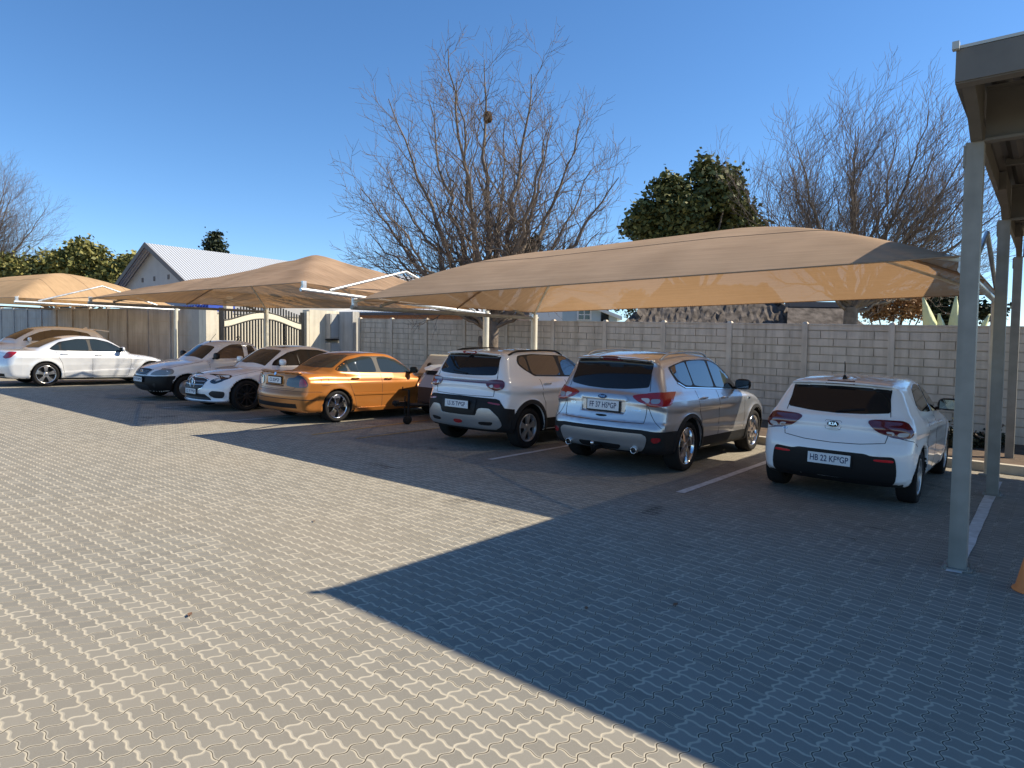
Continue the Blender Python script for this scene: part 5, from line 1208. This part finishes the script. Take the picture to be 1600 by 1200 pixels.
    for sg in (-1,1):
        mirror_(c,r,2.50,1.14,sg,p_white2); handle(c,r,1.22,1.04,sg,p_white2); handle(c,r,1.94,1.02,sg,p_white2)
        for wx in c.wheels: wheel(r,wx,sg*(c.hw-.13),.335,sg,(5,.05,.17,.0,1.2),rimr=.225,wd=.225,rim_m=m_silt)
    return r
# ---------------------------------------------------------------- gold sedan
def make_gold():
    L,W=4.47,1.74
    low=[(.10,.22),(.03,.32),(0,.44),(0,.55),(.035,.64),(.06,.80),(.085,.925),(.16,.965),(.6,.985),(1.2,.965),(2.2,.93),(3.0,.905),(3.5,.86),(4.0,.79),(4.3,.70),(4.43,.58),(4.47,.42),(4.42,.25),(4.2,.16),(2.2,.16),(.5,.19)]
    gh=[(.72,.90),(.86,.985),(1.12,1.15),(1.42,1.30),(1.80,1.375),(2.25,1.385),(2.62,1.33),(3.0,1.14),(3.32,.92),(3.2,.85),(2.0,.85),(1.0,.85)]
    def ex(d,X,Y,Z,c):
        q=np.abs(Y)/c.hw; b=smax(np.abs(Z-(.975))-.015,np.maximum(np.abs(X-.13-.14*q**2)-.055,np.abs(Y)-.66),.02); d=smin(d,b,.02)
        b=np.maximum(np.maximum(np.abs(Z-.805)-.085,np.abs(Y)-.30),X-.085); return smax(d,-b,.02)
    c=Car(L,W,low,gh,[.93,3.655],.315,extra=ex,crease=[(.3,.79,4.1,.72,.010)],arch=.352,gw=(.91,.66),gz=(.95,1.38),sec=[(.12,.93),(.22,.975),(.4,.99),(.6,1.0),(.78,.99),(.9,.95),(1.05,.88)],bow=(.26,.42),gbow=(.10,.42),plan=[(0,.93),(.4,.975),(.9,1),(3.2,1),(3.9,.965),(4.47,.88)],gplan=[(.7,.86),(1.5,1),(2.4,1),(3.3,.93)],crown=.05,top=1.55,h=.027,under=.22)
    r=newcar('sedan_car','metallic gold sedan with chrome split-spoke wheels, left of the grey trailer'); s=c.S
    body(c,r,p_gold,[('boot_lid',0,lambda x,y,z:(x<.9)&(z>.66)&(np.abs(y)<.62))]+[('door',sd,fn) for sd in (-1,1) for fn in (lambda x,y,z:(x>1.20)&(x<2.02)&(z>.3)&(z<.95)&(np.abs(y)>.5),lambda x,y,z:(x>2.02)&(x<3.05)&(z>.3)&(z<.95)&(np.abs(y)>.5))])
    c.patch('rear_window',[(1.02,-.55),(.96,0),(1.02,.55),(1.50,.44),(1.46,0),(1.50,-.44)],m_glass2,r,off=.005,top=True,rnd=1)
    c.patch('windscreen',[(3.16,-.62),(3.26,0),(3.16,.62),(2.72,.50),(2.78,0),(2.72,-.50)],m_glass2,r,off=.005,top=True)
    tl=[(.40,.875),(.60,.885),(.68,.925),(.88,.935),(1.02,.89),(1.12,.80),(1.11,.705),(.72,.695),(.38,.715)]
    for sg in (1,-1):
        o=c.patch('tail_lamp',[(sg*a,b) for a,b in tl],m_smoke,r,off=.010); c.patch('tail_lamp_red',[(sg*a,b) for a,b in [(.86,.85),(1.0,.875),(1.09,.80),(1.09,.715),(.84,.71)]],m_red,o,off=.014)
    plate(c,r,0,.815,'CC 024*GP',wd=.44,hh=.115,rec=.004)
    H,g=c.hit(0,.935); m=MB(); m.prism([(.035*math.cos(a),.035*math.sin(a)) for a in np.linspace(0,2*PI,24)[:-1]],'z',0,.01); b=m.build('badge',m_chrome,r); b.matrix_local=frameM(H+np.array(g)*.002,g)
    seamset(c,r,[([(-.66,.95),(-.64,.70),(-.58,.665),(0,.655),(.58,.665),(.64,.70),(.66,.95)],False),([(-.9,.625),(-.5,.63),(.5,.63),(.9,.625),(s(.45),.62),(s(.56),.61)],True),([(s(1.16),.96),(s(1.18),.85),(s(1.26),.66),(s(1.36),.45),(s(1.40),.28)],True),([(s(2.05),.94),(s(2.06),.25)],True),([(s(3.08),.90),(s(3.1),.6),(s(3.02),.25)],True),([(s(1.4),.27),(s(3.02),.25)],True),([(s(.55),.88),(s(.72),.88),(s(.72),.74),(s(.55),.74),(s(.55),.88)],False)],.007)
    c.patch('bumper_grille',[(-.72,.385),(.72,.385),(.76,.30),(-.76,.30)],m_trim,r,off=.006,rnd=0)
    c.strip('bumper_strip',[(-.9,.47),(-.5,.475),(.5,.475),(.9,.47),(s(.5),.465)],.012,m_seam,r,off=.004)
    for sg in (1,-1): c.strip('door_moulding',[(sg*s(1.32),.545),(sg*s(3.28),.525)],.035,p_gold,r,off=.012)
    for sg in (1,-1): c.strip('side_skirt',[(sg*s(1.33),.235),(sg*s(3.25),.225)],.075,p_gold,r,off=.022)
    pair(c,'window_trim',[(s(.99),1.03),(s(1.12),.985),(s(3.02),.945),(s(2.92),1.06),(s(2.6),1.235),(s(2.3),1.305),(s(1.7),1.305),(s(1.30),1.22)],m_trim,r,off=.004)
    pair(c,'quarter_window',[(s(1.03),1.03),(s(1.14),1.0),(s(1.27),.995),(s(1.22),1.15)],m_glass2,r,off=.008)
    pair(c,'door_window',[(s(1.31),.995),(s(1.97),.975),(s(1.94),1.285),(s(1.7),1.285),(s(1.32),1.205),(s(1.28),1.17)],m_glass2,r,off=.008)
    pair(c,'door_window',[(s(2.08),.975),(s(2.95),.955),(s(2.88),1.05),(s(2.58),1.215),(s(2.29),1.285),(s(2.06),1.288)],m_glass2,r,off=.008)
    for sg in (-1,1):
        mirror_(c,r,2.90,.95,sg,m_trim,(.11,.085,.07)); handle(c,r,1.36,.86,sg,p_gold); handle(c,r,2.22,.84,sg,p_gold)
        for wx in c.wheels: wheel(r,wx,sg*(c.hw-.12),.315,sg,(5,.075,.16,.0,1.5),rimr=.235,wd=.23,rim_m=m_chrome)
    return r
# ---------------------------------------------------------------- executive sedan (used twice, different paint and wheels)
def make_exec(p_,label,name,style,rimm,plate_txt,rear_txt):
    L,W=4.686,1.81
    low=[(.12,.24),(.03,.34),(0,.46),(.0,.58),(.03,.70),(.09,.85),(.14,.955),(.3,1.0),(.8,1.01),(1.5,.99),(2.4,.96),(3.1,.945),(3.6,.91),(4.1,.835),(4.45,.73),(4.63,.60),(4.686,.44),(4.64,.28),(4.45,.17),(2.2,.17),(.5,.2)]
    gh=[(.62,.92),(.80,1.0),(1.15,1.18),(1.55,1.34),(1.95,1.425),(2.3,1.43),(2.75,1.37),(3.15,1.18),(3.5,.96),(3.4,.88),(2.0,.88),(1.0,.88)]
    c=Car(L,W,low,gh,[1.06,3.90],.335,crease=[(.35,.86,4.2,.80,.012),(1.4,.38,3.4,.46,.012)],arch=.372,gw=(.91,.64),gz=(.96,1.42),sec=[(.12,.93),(.22,.975),(.4,.985),(.6,1.0),(.8,.99),(.92,.95),(1.1,.88)],bow=(.34,.50),gbow=(.12,.46),plan=[(0,.90),(.5,.975),(1.0,1),(3.3,1),(4.0,.97),(4.686,.86)],gplan=[(.6,.84),(1.6,1),(2.5,1),(3.5,.92)],crown=.05,rk=.13,top=1.6,h=.028,under=.23)
    r=newcar(name,label); s=c.S; Fr=c.Fr
    body(c,r,p_,[('boot_lid',0,lambda x,y,z:(x<.8)&(z>.66)&(np.abs(y)<.6)),('bonnet',0,lambda x,y,z:(x>3.35)&(z>.70)&(np.abs(y)<.68))]+[('door',sd,fn) for sd in (-1,1) for fn in (lambda x,y,z:(x>1.35)&(x<2.22)&(z>.3)&(z<.98)&(np.abs(y)>.5),lambda x,y,z:(x>2.22)&(x<3.28)&(z>.3)&(z<.98)&(np.abs(y)>.5))])
    c.patch('rear_window',[(.98,-.54),(.90,0),(.98,.54),(1.62,.42),(1.58,0),(1.62,-.42)],m_glass2,r,off=.005,top=True)
    c.patch('windscreen',[(3.32,-.63),(3.44,0),(3.32,.63),(2.80,.50),(2.88,0),(2.80,-.50)],m_glass2,r,off=.005,top=True)
    c.patch('roof_panel',[(2.68,-.40),(2.70,.40),(2.10,.40),(2.10,-.40)],m_glass,r,off=.003,top=True)
    tl=[(.52,.80),(.70,.92),(.95,.955),(s(.42),.96),(s(.36),.90),(s(.22),.80),(.80,.765)]
    pair(c,'tail_lamp',tl,m_red,r,off=.010)
    plate(c,r,0,.80,rear_txt,rec=.004)
    c.patch('rear_diffuser',[(-.75,.36),(.75,.36),(.70,.22),(-.70,.22)],m_trim,r,off=.006,rnd=0)
    seamset(c,r,[([(s(1.34),.99),(s(1.36),.85),(s(1.46),.66),(s(1.52),.30)],True),([(s(2.24),.97),(s(2.24),.28)],True),([(s(3.30),.92),(s(3.30),.6),(s(3.22),.28)],True),([(s(1.5),.285),(s(3.22),.27)],True),([(s(3.4),.90),(s(4.0),.80),(s(4.35),.71),(Fr(.66),.67)],True)],.007)
    pair(c,'window_trim',[(s(1.17),1.05),(s(1.30),1.005),(s(3.22),.975),(s(3.10),1.09),(s(2.75),1.275),(s(2.4),1.355),(s(1.9),1.345),(s(1.45),1.25)],m_trim,r,off=.004)
    pair(c,'quarter_window',[(s(1.20),1.055),(s(1.32),1.02),(s(1.44),1.018),(s(1.42),1.20)],m_glass2,r,off=.008)
    pair(c,'door_window',[(s(1.47),1.018),(s(2.18),1.0),(s(2.16),1.33),(s(1.9),1.33),(s(1.5),1.245)],m_glass2,r,off=.008)
    pair(c,'door_window',[(s(2.25),1.0),(s(3.14),.985),(s(3.04),1.09),(s(2.72),1.26),(s(2.4),1.335),(s(2.24),1.335)],m_glass2,r,off=.008)
    # front end: grille, three-pointed star, lamps, intakes
    gr_=c.patch('grille',[(Fr(.40),.66),(Fr(.20),.69),(Fr(-.20),.69),(Fr(-.40),.66),(Fr(-.36),.50),(Fr(-.25),.46),(Fr(.25),.46),(Fr(.36),.50)],m_black,r,off=.006,rnd=1)
    for z in (.545,.61): c.strip('grille_bar',[(Fr(.38),z+.01),(Fr(.1),z),(Fr(-.1),z),(Fr(-.38),z+.01)],.022,m_silt,gr_,off=.022)
    c.strip('grille_frame',[(Fr(.41),.665),(Fr(.20),.70),(Fr(-.20),.70),(Fr(-.41),.665),(Fr(-.37),.49),(Fr(-.25),.45),(Fr(.25),.45),(Fr(.37),.49)],.012,m_chrome,gr_,off=.014,closed=True)
    H,g=c.hit(Fr(0),.58); M=frameM(H+np.array([.03,0,0]),(1,0,0)); m=MB()
    rr=.105; m.tube([M@Vector((rr*math.cos(a),rr*math.sin(a),0)) for a in np.linspace(0,2*PI,33)],.011,8,False)
    for k_ in range(3):
        a=PI/2+2*PI*k_/3; d=Vector((math.cos(a),math.sin(a),0)); e=Vector((-d.y,d.x,0)); m.add([M@(d*rr),M@(e*.016),M@(-d*.012),M@(-e*.016),M@Vector((0,0,.014))],[(0,1,4),(1,2,4),(2,3,4),(3,0,4)])
    m.build('star_emblem',m_chrome,r)
    hl=[(Fr(.50),.60),(Fr(.46),.665),(Fr(.66)+.0,.735),(s(4.36),.77),(s(4.16),.785),(s(4.22),.72),(s(4.42),.64),(Fr(.66),.585)]
    for sg in (1,-1):
        o=c.patch('headlight',[(sg*a,b) for a,b in hl],m_glass,r,off=.010); c.strip('daylight_strip',[(sg*(Fr(.54)),.66),(sg*Fr(.66),.705),(sg*s(4.36),.745),(sg*s(4.20),.765)],.016,m_clear,o,off=.016)
        c.patch('headlight_lens',[(sg*a,b) for a,b in [(Fr(.60),.635),(Fr(.60),.665),(s(4.48),.71),(s(4.42),.67)]],m_clear,o,off=.016)
        c.patch('side_intake',[(sg*a,b) for a,b in [(Fr(.56),.42),(Fr(.60),.44),(s(4.40),.43),(s(4.36),.36),(s(4.42),.285),(Fr(.60),.29),(Fr(.50),.36)]],m_black,r,off=.006)
    c.patch('lower_intake',[(Fr(.42),.36),(Fr(-.42),.36),(Fr(-.56),.235),(Fr(.56),.235)],m_black,r,off=.006,rnd=0)
    c.strip('splitter',[(s(4.3),.215),(Fr(.6),.205),(Fr(0),.20),(Fr(-.6),.205),(-s(4.3)+2*Fr(0),.215)],.02,m_silt,r,off=.02)
    H,g=c.hit(Fr(0),.40); plate(c,r,Fr(0),.405,plate_txt,wd=.44,hh=.11,rec=.01)
    for sg in (-1,1):
        mirror_(c,r,3.02,.99,sg,p_,(.115,.09,.075)); handle(c,r,1.52,.90,sg,p_); handle(c,r,2.40,.88,sg,p_)
        for wx in c.wheels: wheel(r,wx,sg*(c.hw-.12),.335,sg,style,rimr=.248,wd=.235,rim_m=rimm)
    return r
# ---------------------------------------------------------------- half-ton pickup
def make_ute():
    L,W=4.50,1.67
    low=[(.05,.34),(0,.45),(0,.60),(.03,.80),(.05,.98),(.10,1.02),(1.0,1.02),(2.2,1.00),(2.9,1.0),(3.4,.97),(3.9,.89),(4.25,.79),(4.42,.67),(4.48,.50),(4.46,.34),(4.35,.24),(4.1,.20),(2.2,.21),(.4,.27)]
    gh=[(1.62,.95),(1.66,1.1),(1.74,1.30),(1.86,1.43),(2.10,1.48),(2.5,1.475),(2.78,1.40),(3.1,1.20),(3.42,.98),(3.3,.9),(2.4,.9),(1.7,.9)]
    def ex(d,X,Y,Z,c):
        b=smax(np.maximum(np.abs(X-.82)-.72,np.abs(Y)-.68),.62-Z,.03); return smax(d,-b,.02)
    c=Car(L,W,low,gh,[.80,3.70],.305,extra=ex,arch=.35,gw=(.93,.70),gz=(1.0,1.47),bow=(.05,.40),gbow=(.0,.36),plan=[(0,.97),(.4,.99),(.9,1),(3.3,1),(3.9,.965),(4.5,.88)],gplan=[(1.6,1),(2.5,1),(3.3,.93)],top=1.65,h=.028,under=.26,rk=.09)
    r=newcar('pickup_truck','small white half-ton pickup with black front bumper, facing out under the brown canopy','pickup truck'); s=c.S; Fr=c.Fr
    body(c,r,p_white,[('bonnet',0,lambda x,y,z:(x>3.35)&(z>.74)&(np.abs(y)<.66))]+[('door',sd,lambda x,y,z:(x>2.05)&(x<3.15)&(z>.3)&(z<1.0)&(np.abs(y)>.5)) for sd in (-1,1)])
    c.patch('windscreen',[(3.24,-.60),(3.34,0),(3.24,.60),(2.84,.50),(2.90,0),(2.84,-.50)],m_glass2,r,off=.005,top=True)
    pair(c,'door_window',[(s(2.18),1.04),(s(3.02),1.02),(s(2.95),1.12),(s(2.70),1.29),(s(2.50),1.38),(s(2.18),1.395)],m_glass,r,off=.006)
    pair(c,'rear_side_window',[(s(1.80),1.08),(s(2.06),1.06),(s(2.06),1.385),(s(1.90),1.36)],m_glass,r,off=.006)
    gr_=c.patch('grille',[(Fr(.36),.735),(Fr(.2),.755),(Fr(-.2),.755),(Fr(-.36),.735),(Fr(-.26),.615),(Fr(.26),.615)],m_black,r,off=.006)
    c.strip('grille_frame',[(Fr(.37),.74),(Fr(.27),.605),(Fr(-.27),.605),(Fr(-.37),.74)],.016,m_silt,gr_,off=.014)
    for z in (.645,.675,.705): c.strip('grille_bar',[(Fr(.28),z),(Fr(-.28),z)],.008,m_silt,gr_,off=.010)
    H,g=c.hit(Fr(0),.685); m=MB(); M=frameM(H+np.array([.012,0,0]),(1,0,0)); m.tube([M@Vector((.05*math.cos(a),.05*math.sin(a),0)) for a in np.linspace(0,2*PI,25)],.007,8,False); m.box(M@Vector((0,0,0)),(.01,.12,.016)); m.build('badge',m_chrome,r)
    for sg in (1,-1):
        o=c.patch('headlight',[(sg*a,b) for a,b in [(Fr(.38),.61),(Fr(.48),.72),(s(4.20),.775),(s(4.02),.775),(s(4.02),.66),(s(4.22),.62)]],mat('headlight_glass',(.22,.25,.26),.08,coat=1,spec=.7),r,off=.008)
    bp=[(s(4.04),.42),(s(3.885),.61),(Fr(.6),.585),(Fr(0),.58),(2*Fr(0)-Fr(.6),.585),(2*Fr(0)-s(3.885),.61),(2*Fr(0)-s(4.04),.42),(2*Fr(0)-s(4.06),.26),(Fr(0),.22),(s(4.06),.26)]
    c.patch('front_bumper',bp,m_trim,r,off=.014,rnd=0)
    c.patch('lower_intake',[(Fr(.35),.38),(Fr(-.35),.38),(Fr(-.38),.27),(Fr(.38),.27)],m_black,r,off=.02)
    pair(c,'fog_recess',[(Fr(.50),.42),(Fr(.66),.42),(Fr(.64),.33),(Fr(.52),.33)],m_black,r,off=.022)
    plate(c,r,Fr(0),.50,'CW 78 SW*GP',wd=.44,hh=.11,rec=.022)
    seamset(c,r,[([(s(2.12),1.0),(s(2.12),.32)],True),([(s(3.15),.98),(s(3.12),.32)],True),([(s(3.3),.95),(s(3.9),.84),(s(4.2),.77)],True)])
    for sg in (-1,1):
        mirror_(c,r,2.98,1.02,sg,m_trim,(.11,.10,.07)); handle(c,r,2.26,.90,sg,m_trim)
        for wx in c.wheels: wheel(r,wx,sg*(c.hw-.12),.305,sg,'steel',rimr=.19,wd=.19,rim_m=m_silt)
    H,g=c.hit(2.72,0,top=True); m=MB(); m.tube([H,H+np.array([-.02,0,.03])],[.02,.012],8); m.tube([H+np.array([0,0,.02]),H+np.array([-.16,0,.22])],.005,6); m.build('antenna',m_trim,r)
    return r
# ---------------------------------------------------------------- far SUV behind the silver sedan
def make_far():
    L,W=4.67,1.88
    low=[(.10,.34),(.02,.46),(0,.60),(.03,.80),(.09,1.0),(.2,1.10),(1.5,1.13),(2.6,1.11),(3.2,1.08),(3.8,1.02),(4.3,.90),(4.6,.72),(4.66,.5),(4.55,.3),(4.3,.22),(2.3,.22),(.45,.28)]
    gh=[(.22,.98),(.30,1.15),(.52,1.36),(.72,1.53),(.9,1.60),(1.5,1.66),(2.1,1.665),(2.6,1.60),(3.1,1.38),(3.5,1.12),(3.4,.95),(1.8,.95),(.5,.95)]
    def ex(d,X,Y,Z,c):
        q=np.abs(Y)/c.hw; b=smax(np.abs(Z-(1.575-.04*q**2+.10*(X-.5)))-.025,np.maximum(np.abs(X-.52-.10*q**2)-.24,np.abs(Y)-.62),.03); return smin(d,b,.03)
    c=Car(L,W,low,gh,[.95,3.76],.36,extra=ex,crease=[(.3,1.0,3.9,.95,.01)],arch=.40,flare=.02,gw=(.93,.68),gz=(1.1,1.62),top=1.8,h=.03,under=.3)
    r=newcar('estate_suv_car','pale white SUV with dark glass behind the silver sedan, mostly hidden'); s=c.S
    body(c,r,paint('pale_paint',(.80,.80,.79),.0,.3,.03),[('door',sd,fn) for sd in (-1,1) for fn in (lambda x,y,z:(x>1.25)&(x<2.15)&(z>.35)&(z<1.1)&(np.abs(y)>.5),lambda x,y,z:(x>2.15)&(x<3.2)&(z>.35)&(z<1.1)&(np.abs(y)>.5))])
    pair(c,'side_window',[(s(.98),1.33),(s(1.16),1.23),(s(1.5),1.18),(s(3.15),1.14),(s(3.0),1.28),(s(2.6),1.46),(s(2.2),1.55),(s(1.6),1.55),(s(1.1),1.46)],m_glass,r,off=.006)
    c.patch('windscreen',[(3.3,-.66),(3.4,0),(3.3,.66),(2.7,.54),(2.76,0),(2.7,-.54)],m_glass,r,off=.005,top=True)
    c.patch('rear_window',[(-.6,1.18),(.6,1.18),(.52,1.46),(-.52,1.46)],m_glassr,r,off=.006)
    pair(c,'tail_lamp',[(.5,1.0),(.9,1.03),(s(.4),1.02),(s(.3),.92),(.6,.9)],m_red,r,off=.01)
    for sg in (-1,1):
        mirror_(c,r,2.95,1.13,sg,p_silverw)
        for wx in c.wheels: wheel(r,wx,sg*(c.hw-.13),.36,sg,(5,.06,.14,0,1.1),rimr=.25,wd=.235)
    H,g=c.hit(.95,0,top=True); m=MB(); m.hexa([(H[0]-.10,-.02,H[2]-.01),(H[0]+.10,-.02,H[2]-.01),(H[0]+.10,.02,H[2]-.01),(H[0]-.10,.02,H[2]-.01),(H[0]-.09,-.006,H[2]+.07),(H[0]-.04,-.006,H[2]+.07),(H[0]-.04,.006,H[2]+.07),(H[0]-.09,.006,H[2]+.07)]); m.build('shark_fin_antenna',p_silverw,r)
    return r
# ---------------------------------------------------------------- trailers
def make_trailer():
    r=empty('box_trailer',(-9.72,9.65,TILT*-9.7),'grey and black nosed box trailer with jockey wheel, between gold sedan and white compact SUV','trailer','',0,True)
    # drawbar points to -Y
    m=MB(); m.prism([(-.0,.40),(-.02,.98),(.30,1.16),(.62,1.20),(.62,.40)],'x',-.62,.62); 
    m=MB()
    def ring(y,hw,z0,z1): return [(-hw,y,z0),(hw,y,z0),(hw,y,z1),(-hw,y,z1)]
    lv=[ring(-.05,.42,.42,.80),ring(.10,.60,.40,.86),ring(1.3,.66,.38,.86)]
    V=[p for q in lv for p in q]; F=[(3,2,1,0),(8,9,10,11)]
    for i in range(2):
        for k_ in range(4): F.append((i*4+k_,i*4+(k_+1)%4,(i+1)*4+(k_+1)%4,(i+1)*4+k_))
    m.add(V,F); m.build('lower_box',m_black,r)
    m=MB(); V=[(-.43,-.06,.80),(.43,-.06,.80),(.61,.10,.87),(.67,1.3,.87),(-.67,1.3,.87),(-.61,.10,.87),(-.38,.10,1.08),(.38,.10,1.08),(.56,.22,1.12),(.62,1.3,1.16),(-.62,1.3,1.16),(-.56,.22,1.12)]
    F=[(5,4,3,2,1,0),(6,7,8,9,10,11),(0,1,7,6),(1,2,8,7),(2,3,9,8),(3,4,10,9),(4,5,11,10),(5,0,6,11)]
    m.add(V,F); m.build('nose_cover',mat('grey_fibreglass',(.34,.36,.39),.35,coat=.5,noise=.06,nscale=3),r)
    m=MB(); V=[(-.37,.13,1.085),(.37,.13,1.085),(.55,.25,1.125),(.61,1.3,1.165),(-.61,1.3,1.165),(-.55,.25,1.125)]; V+= [(x*.97,y+.03,z+.11) for x,y,z in V]
    m.add(V,[(5,4,3,2,1,0),(6,7,8,9,10,11)]+[(i,(i+1)%6,6+(i+1)%6,6+i) for i in range(6)]); m.build('lid_band',m_trim,r)
    m=MB(); V=[(-.385,.10,1.195),(.385,.10,1.195),(.57,.23,1.235),(.64,1.35,1.28),(-.64,1.35,1.28),(-.57,.23,1.235),(-.33,.22,1.27),(.33,.22,1.27),(.5,.36,1.31),(.56,1.3,1.36),(-.56,1.3,1.36),(-.5,.36,1.31)]
    m.add(V,F); m.build('lid',mat('grey_fibreglass',(.34,.36,.39),.35),r)
    m=MB(); m.tube([(-.35,.1,.42),(0,-.7,.42)],.03,8); m.tube([(.35,.1,.42),(0,-.7,.42)],.03,8); m.tube([(0,.1,.42),(0,-.82,.44)],.035,8); m.build('drawbar',m_trim,r)
    m=MB(); m.box((0,-.86,.47),(.10,.26,.10)); m.lathe([(0,-.06),(.06,-.05),(.08,0),(.06,.05),(0,.06)],Matrix.Translation((0,-.98,.50)),16); m.build('coupling',m_trim,r)
    m=MB(); m.tube([(.08,-.72,.16),(.08,-.72,.78)],.024,10); m.tube([(.08,-.72,.78),(.08,-.88,.80),(.08,-.88,.86)],.012,8); b=m.build('jockey_stand',m_trim,r)
    m=MB(); m.lathe([(0,-.03),(.08,-.03),(.10,-.02),(.10,.02),(.08,.03),(0,.03)],Matrix.Translation((.08,-.74,.10))@Matrix.Rotation(PI/2,4,'Y'),20); m.build('jockey_wheel',m_tyre,b)
    m=MB(); m.tube([(-.16,-.62,.20),(-.16,-.62,.62)],.014,8); m.build('stay',m_trim,r)
    for sg in (-1,1):
        wheel(r,0,0,.29,sg,'steel',rimr=.18,wd=.17).matrix_local=Matrix.Translation((sg*.74,1.0,0))@Matrix.Rotation(PI/2 if False else -PI/2,4,'Z')
    return r
def make_creambox():
    r=empty('cargo_trailer',(-10.0,11.0,TILT*-10.0),'cream fibreglass cargo trailer with black latch, standing by the brick pattern wall','trailer','',0,True)
    m=MB(); V=[(-.80,-.72,.45),(.80,-.72,.45),(.80,.75,.45),(-.80,.75,.45),(-.86,-.72,1.02),(.86,-.72,1.02),(.86,.78,1.02),(-.86,.78,1.02)]
    m.hexa(V); m.build('lower_box',p_cream,r)
    m=MB(); m.hexa([(-.88,-.76,1.02),(.88,-.76,1.02),(.88,.80,1.02),(-.88,.80,1.02),(-.74,-.52,1.50),(.74,-.52,1.50),(.74,.60,1.50),(-.74,.60,1.50)])
    o=m.build('lid',p_cream,r); bv=o.modifiers.new('b','BEVEL'); bv.width=.04; bv.segments=3
    m=MB(); m.box((0,-.775,1.0),(1.78,.03,.035)); m.build('lid_seam',mat('cream_shadow_trim',(.25,.24,.18),.7),r)
    m=MB(); m.lathe([(0,0),(.07,0),(.06,.02),(0,.025)],Matrix.Translation((-.55,-.68,1.24))@Matrix.Rotation(R(64),4,'X'),20); m.build('latch',m_trim,r)
    fr=[(-.60,-.685,1.16),(.60,-.685,1.16),(.56,-.575,1.38),(-.56,-.575,1.38)]
    m=MB(); m.tube(fr+[fr[0]],.006,6,False); m.build('panel_line',mat('cream_shadow_trim',(.25,.24,.18),.7),r)
    for sg in (-1,1):
        wheel(r,0,0,.29,sg,'steel',rimr=.18,wd=.17).matrix_local=Matrix.Translation((sg*.70,.1,0))@Matrix.Rotation(-PI/2,4,'Z')
    return r
# ================================================================ put the vehicles in their bays (heading: car x axis; +Y is 90 degrees)
a_=make_trailer(); a_.matrix_world=a_.matrix_world@Matrix.Diagonal((.9,1,.84,1)); a_=make_creambox(); a_.matrix_world=a_.matrix_world@Matrix.Diagonal((.95,1,.87,1))
place(make_hatch(),-1.95,8.10,R(90.5))
place(make_suv(),-4.68,7.68,R(90.3))
place(make_cross(),-7.2,7.68,R(90))
place(make_gold(),-11.43,7.13,R(90))
place(make_exec(p_white2,'white sedan with black multi-spoke wheels and star grille, facing out beside the gold sedan','sedan_car',(10,.035,.05,.0,.6),m_rimd,'CC 19 TY*GP','CC 19 TY*GP'),-14.06,6.93+4.686*SCL,R(-90))
place(make_ute(),-16.6,6.94+4.5*SCL,R(-90))
place(make_exec(p_silverw,'bright silver sedan standing in full sun at the left','sedan_car',(5,.06,.14,.0,1.1),m_rim,'DB 47 PX*GP','DB 47 PX*GP'),-21.95,5.47,R(90))
place(make_far(),-27.2,6.0+4.67*SCL,R(-90))
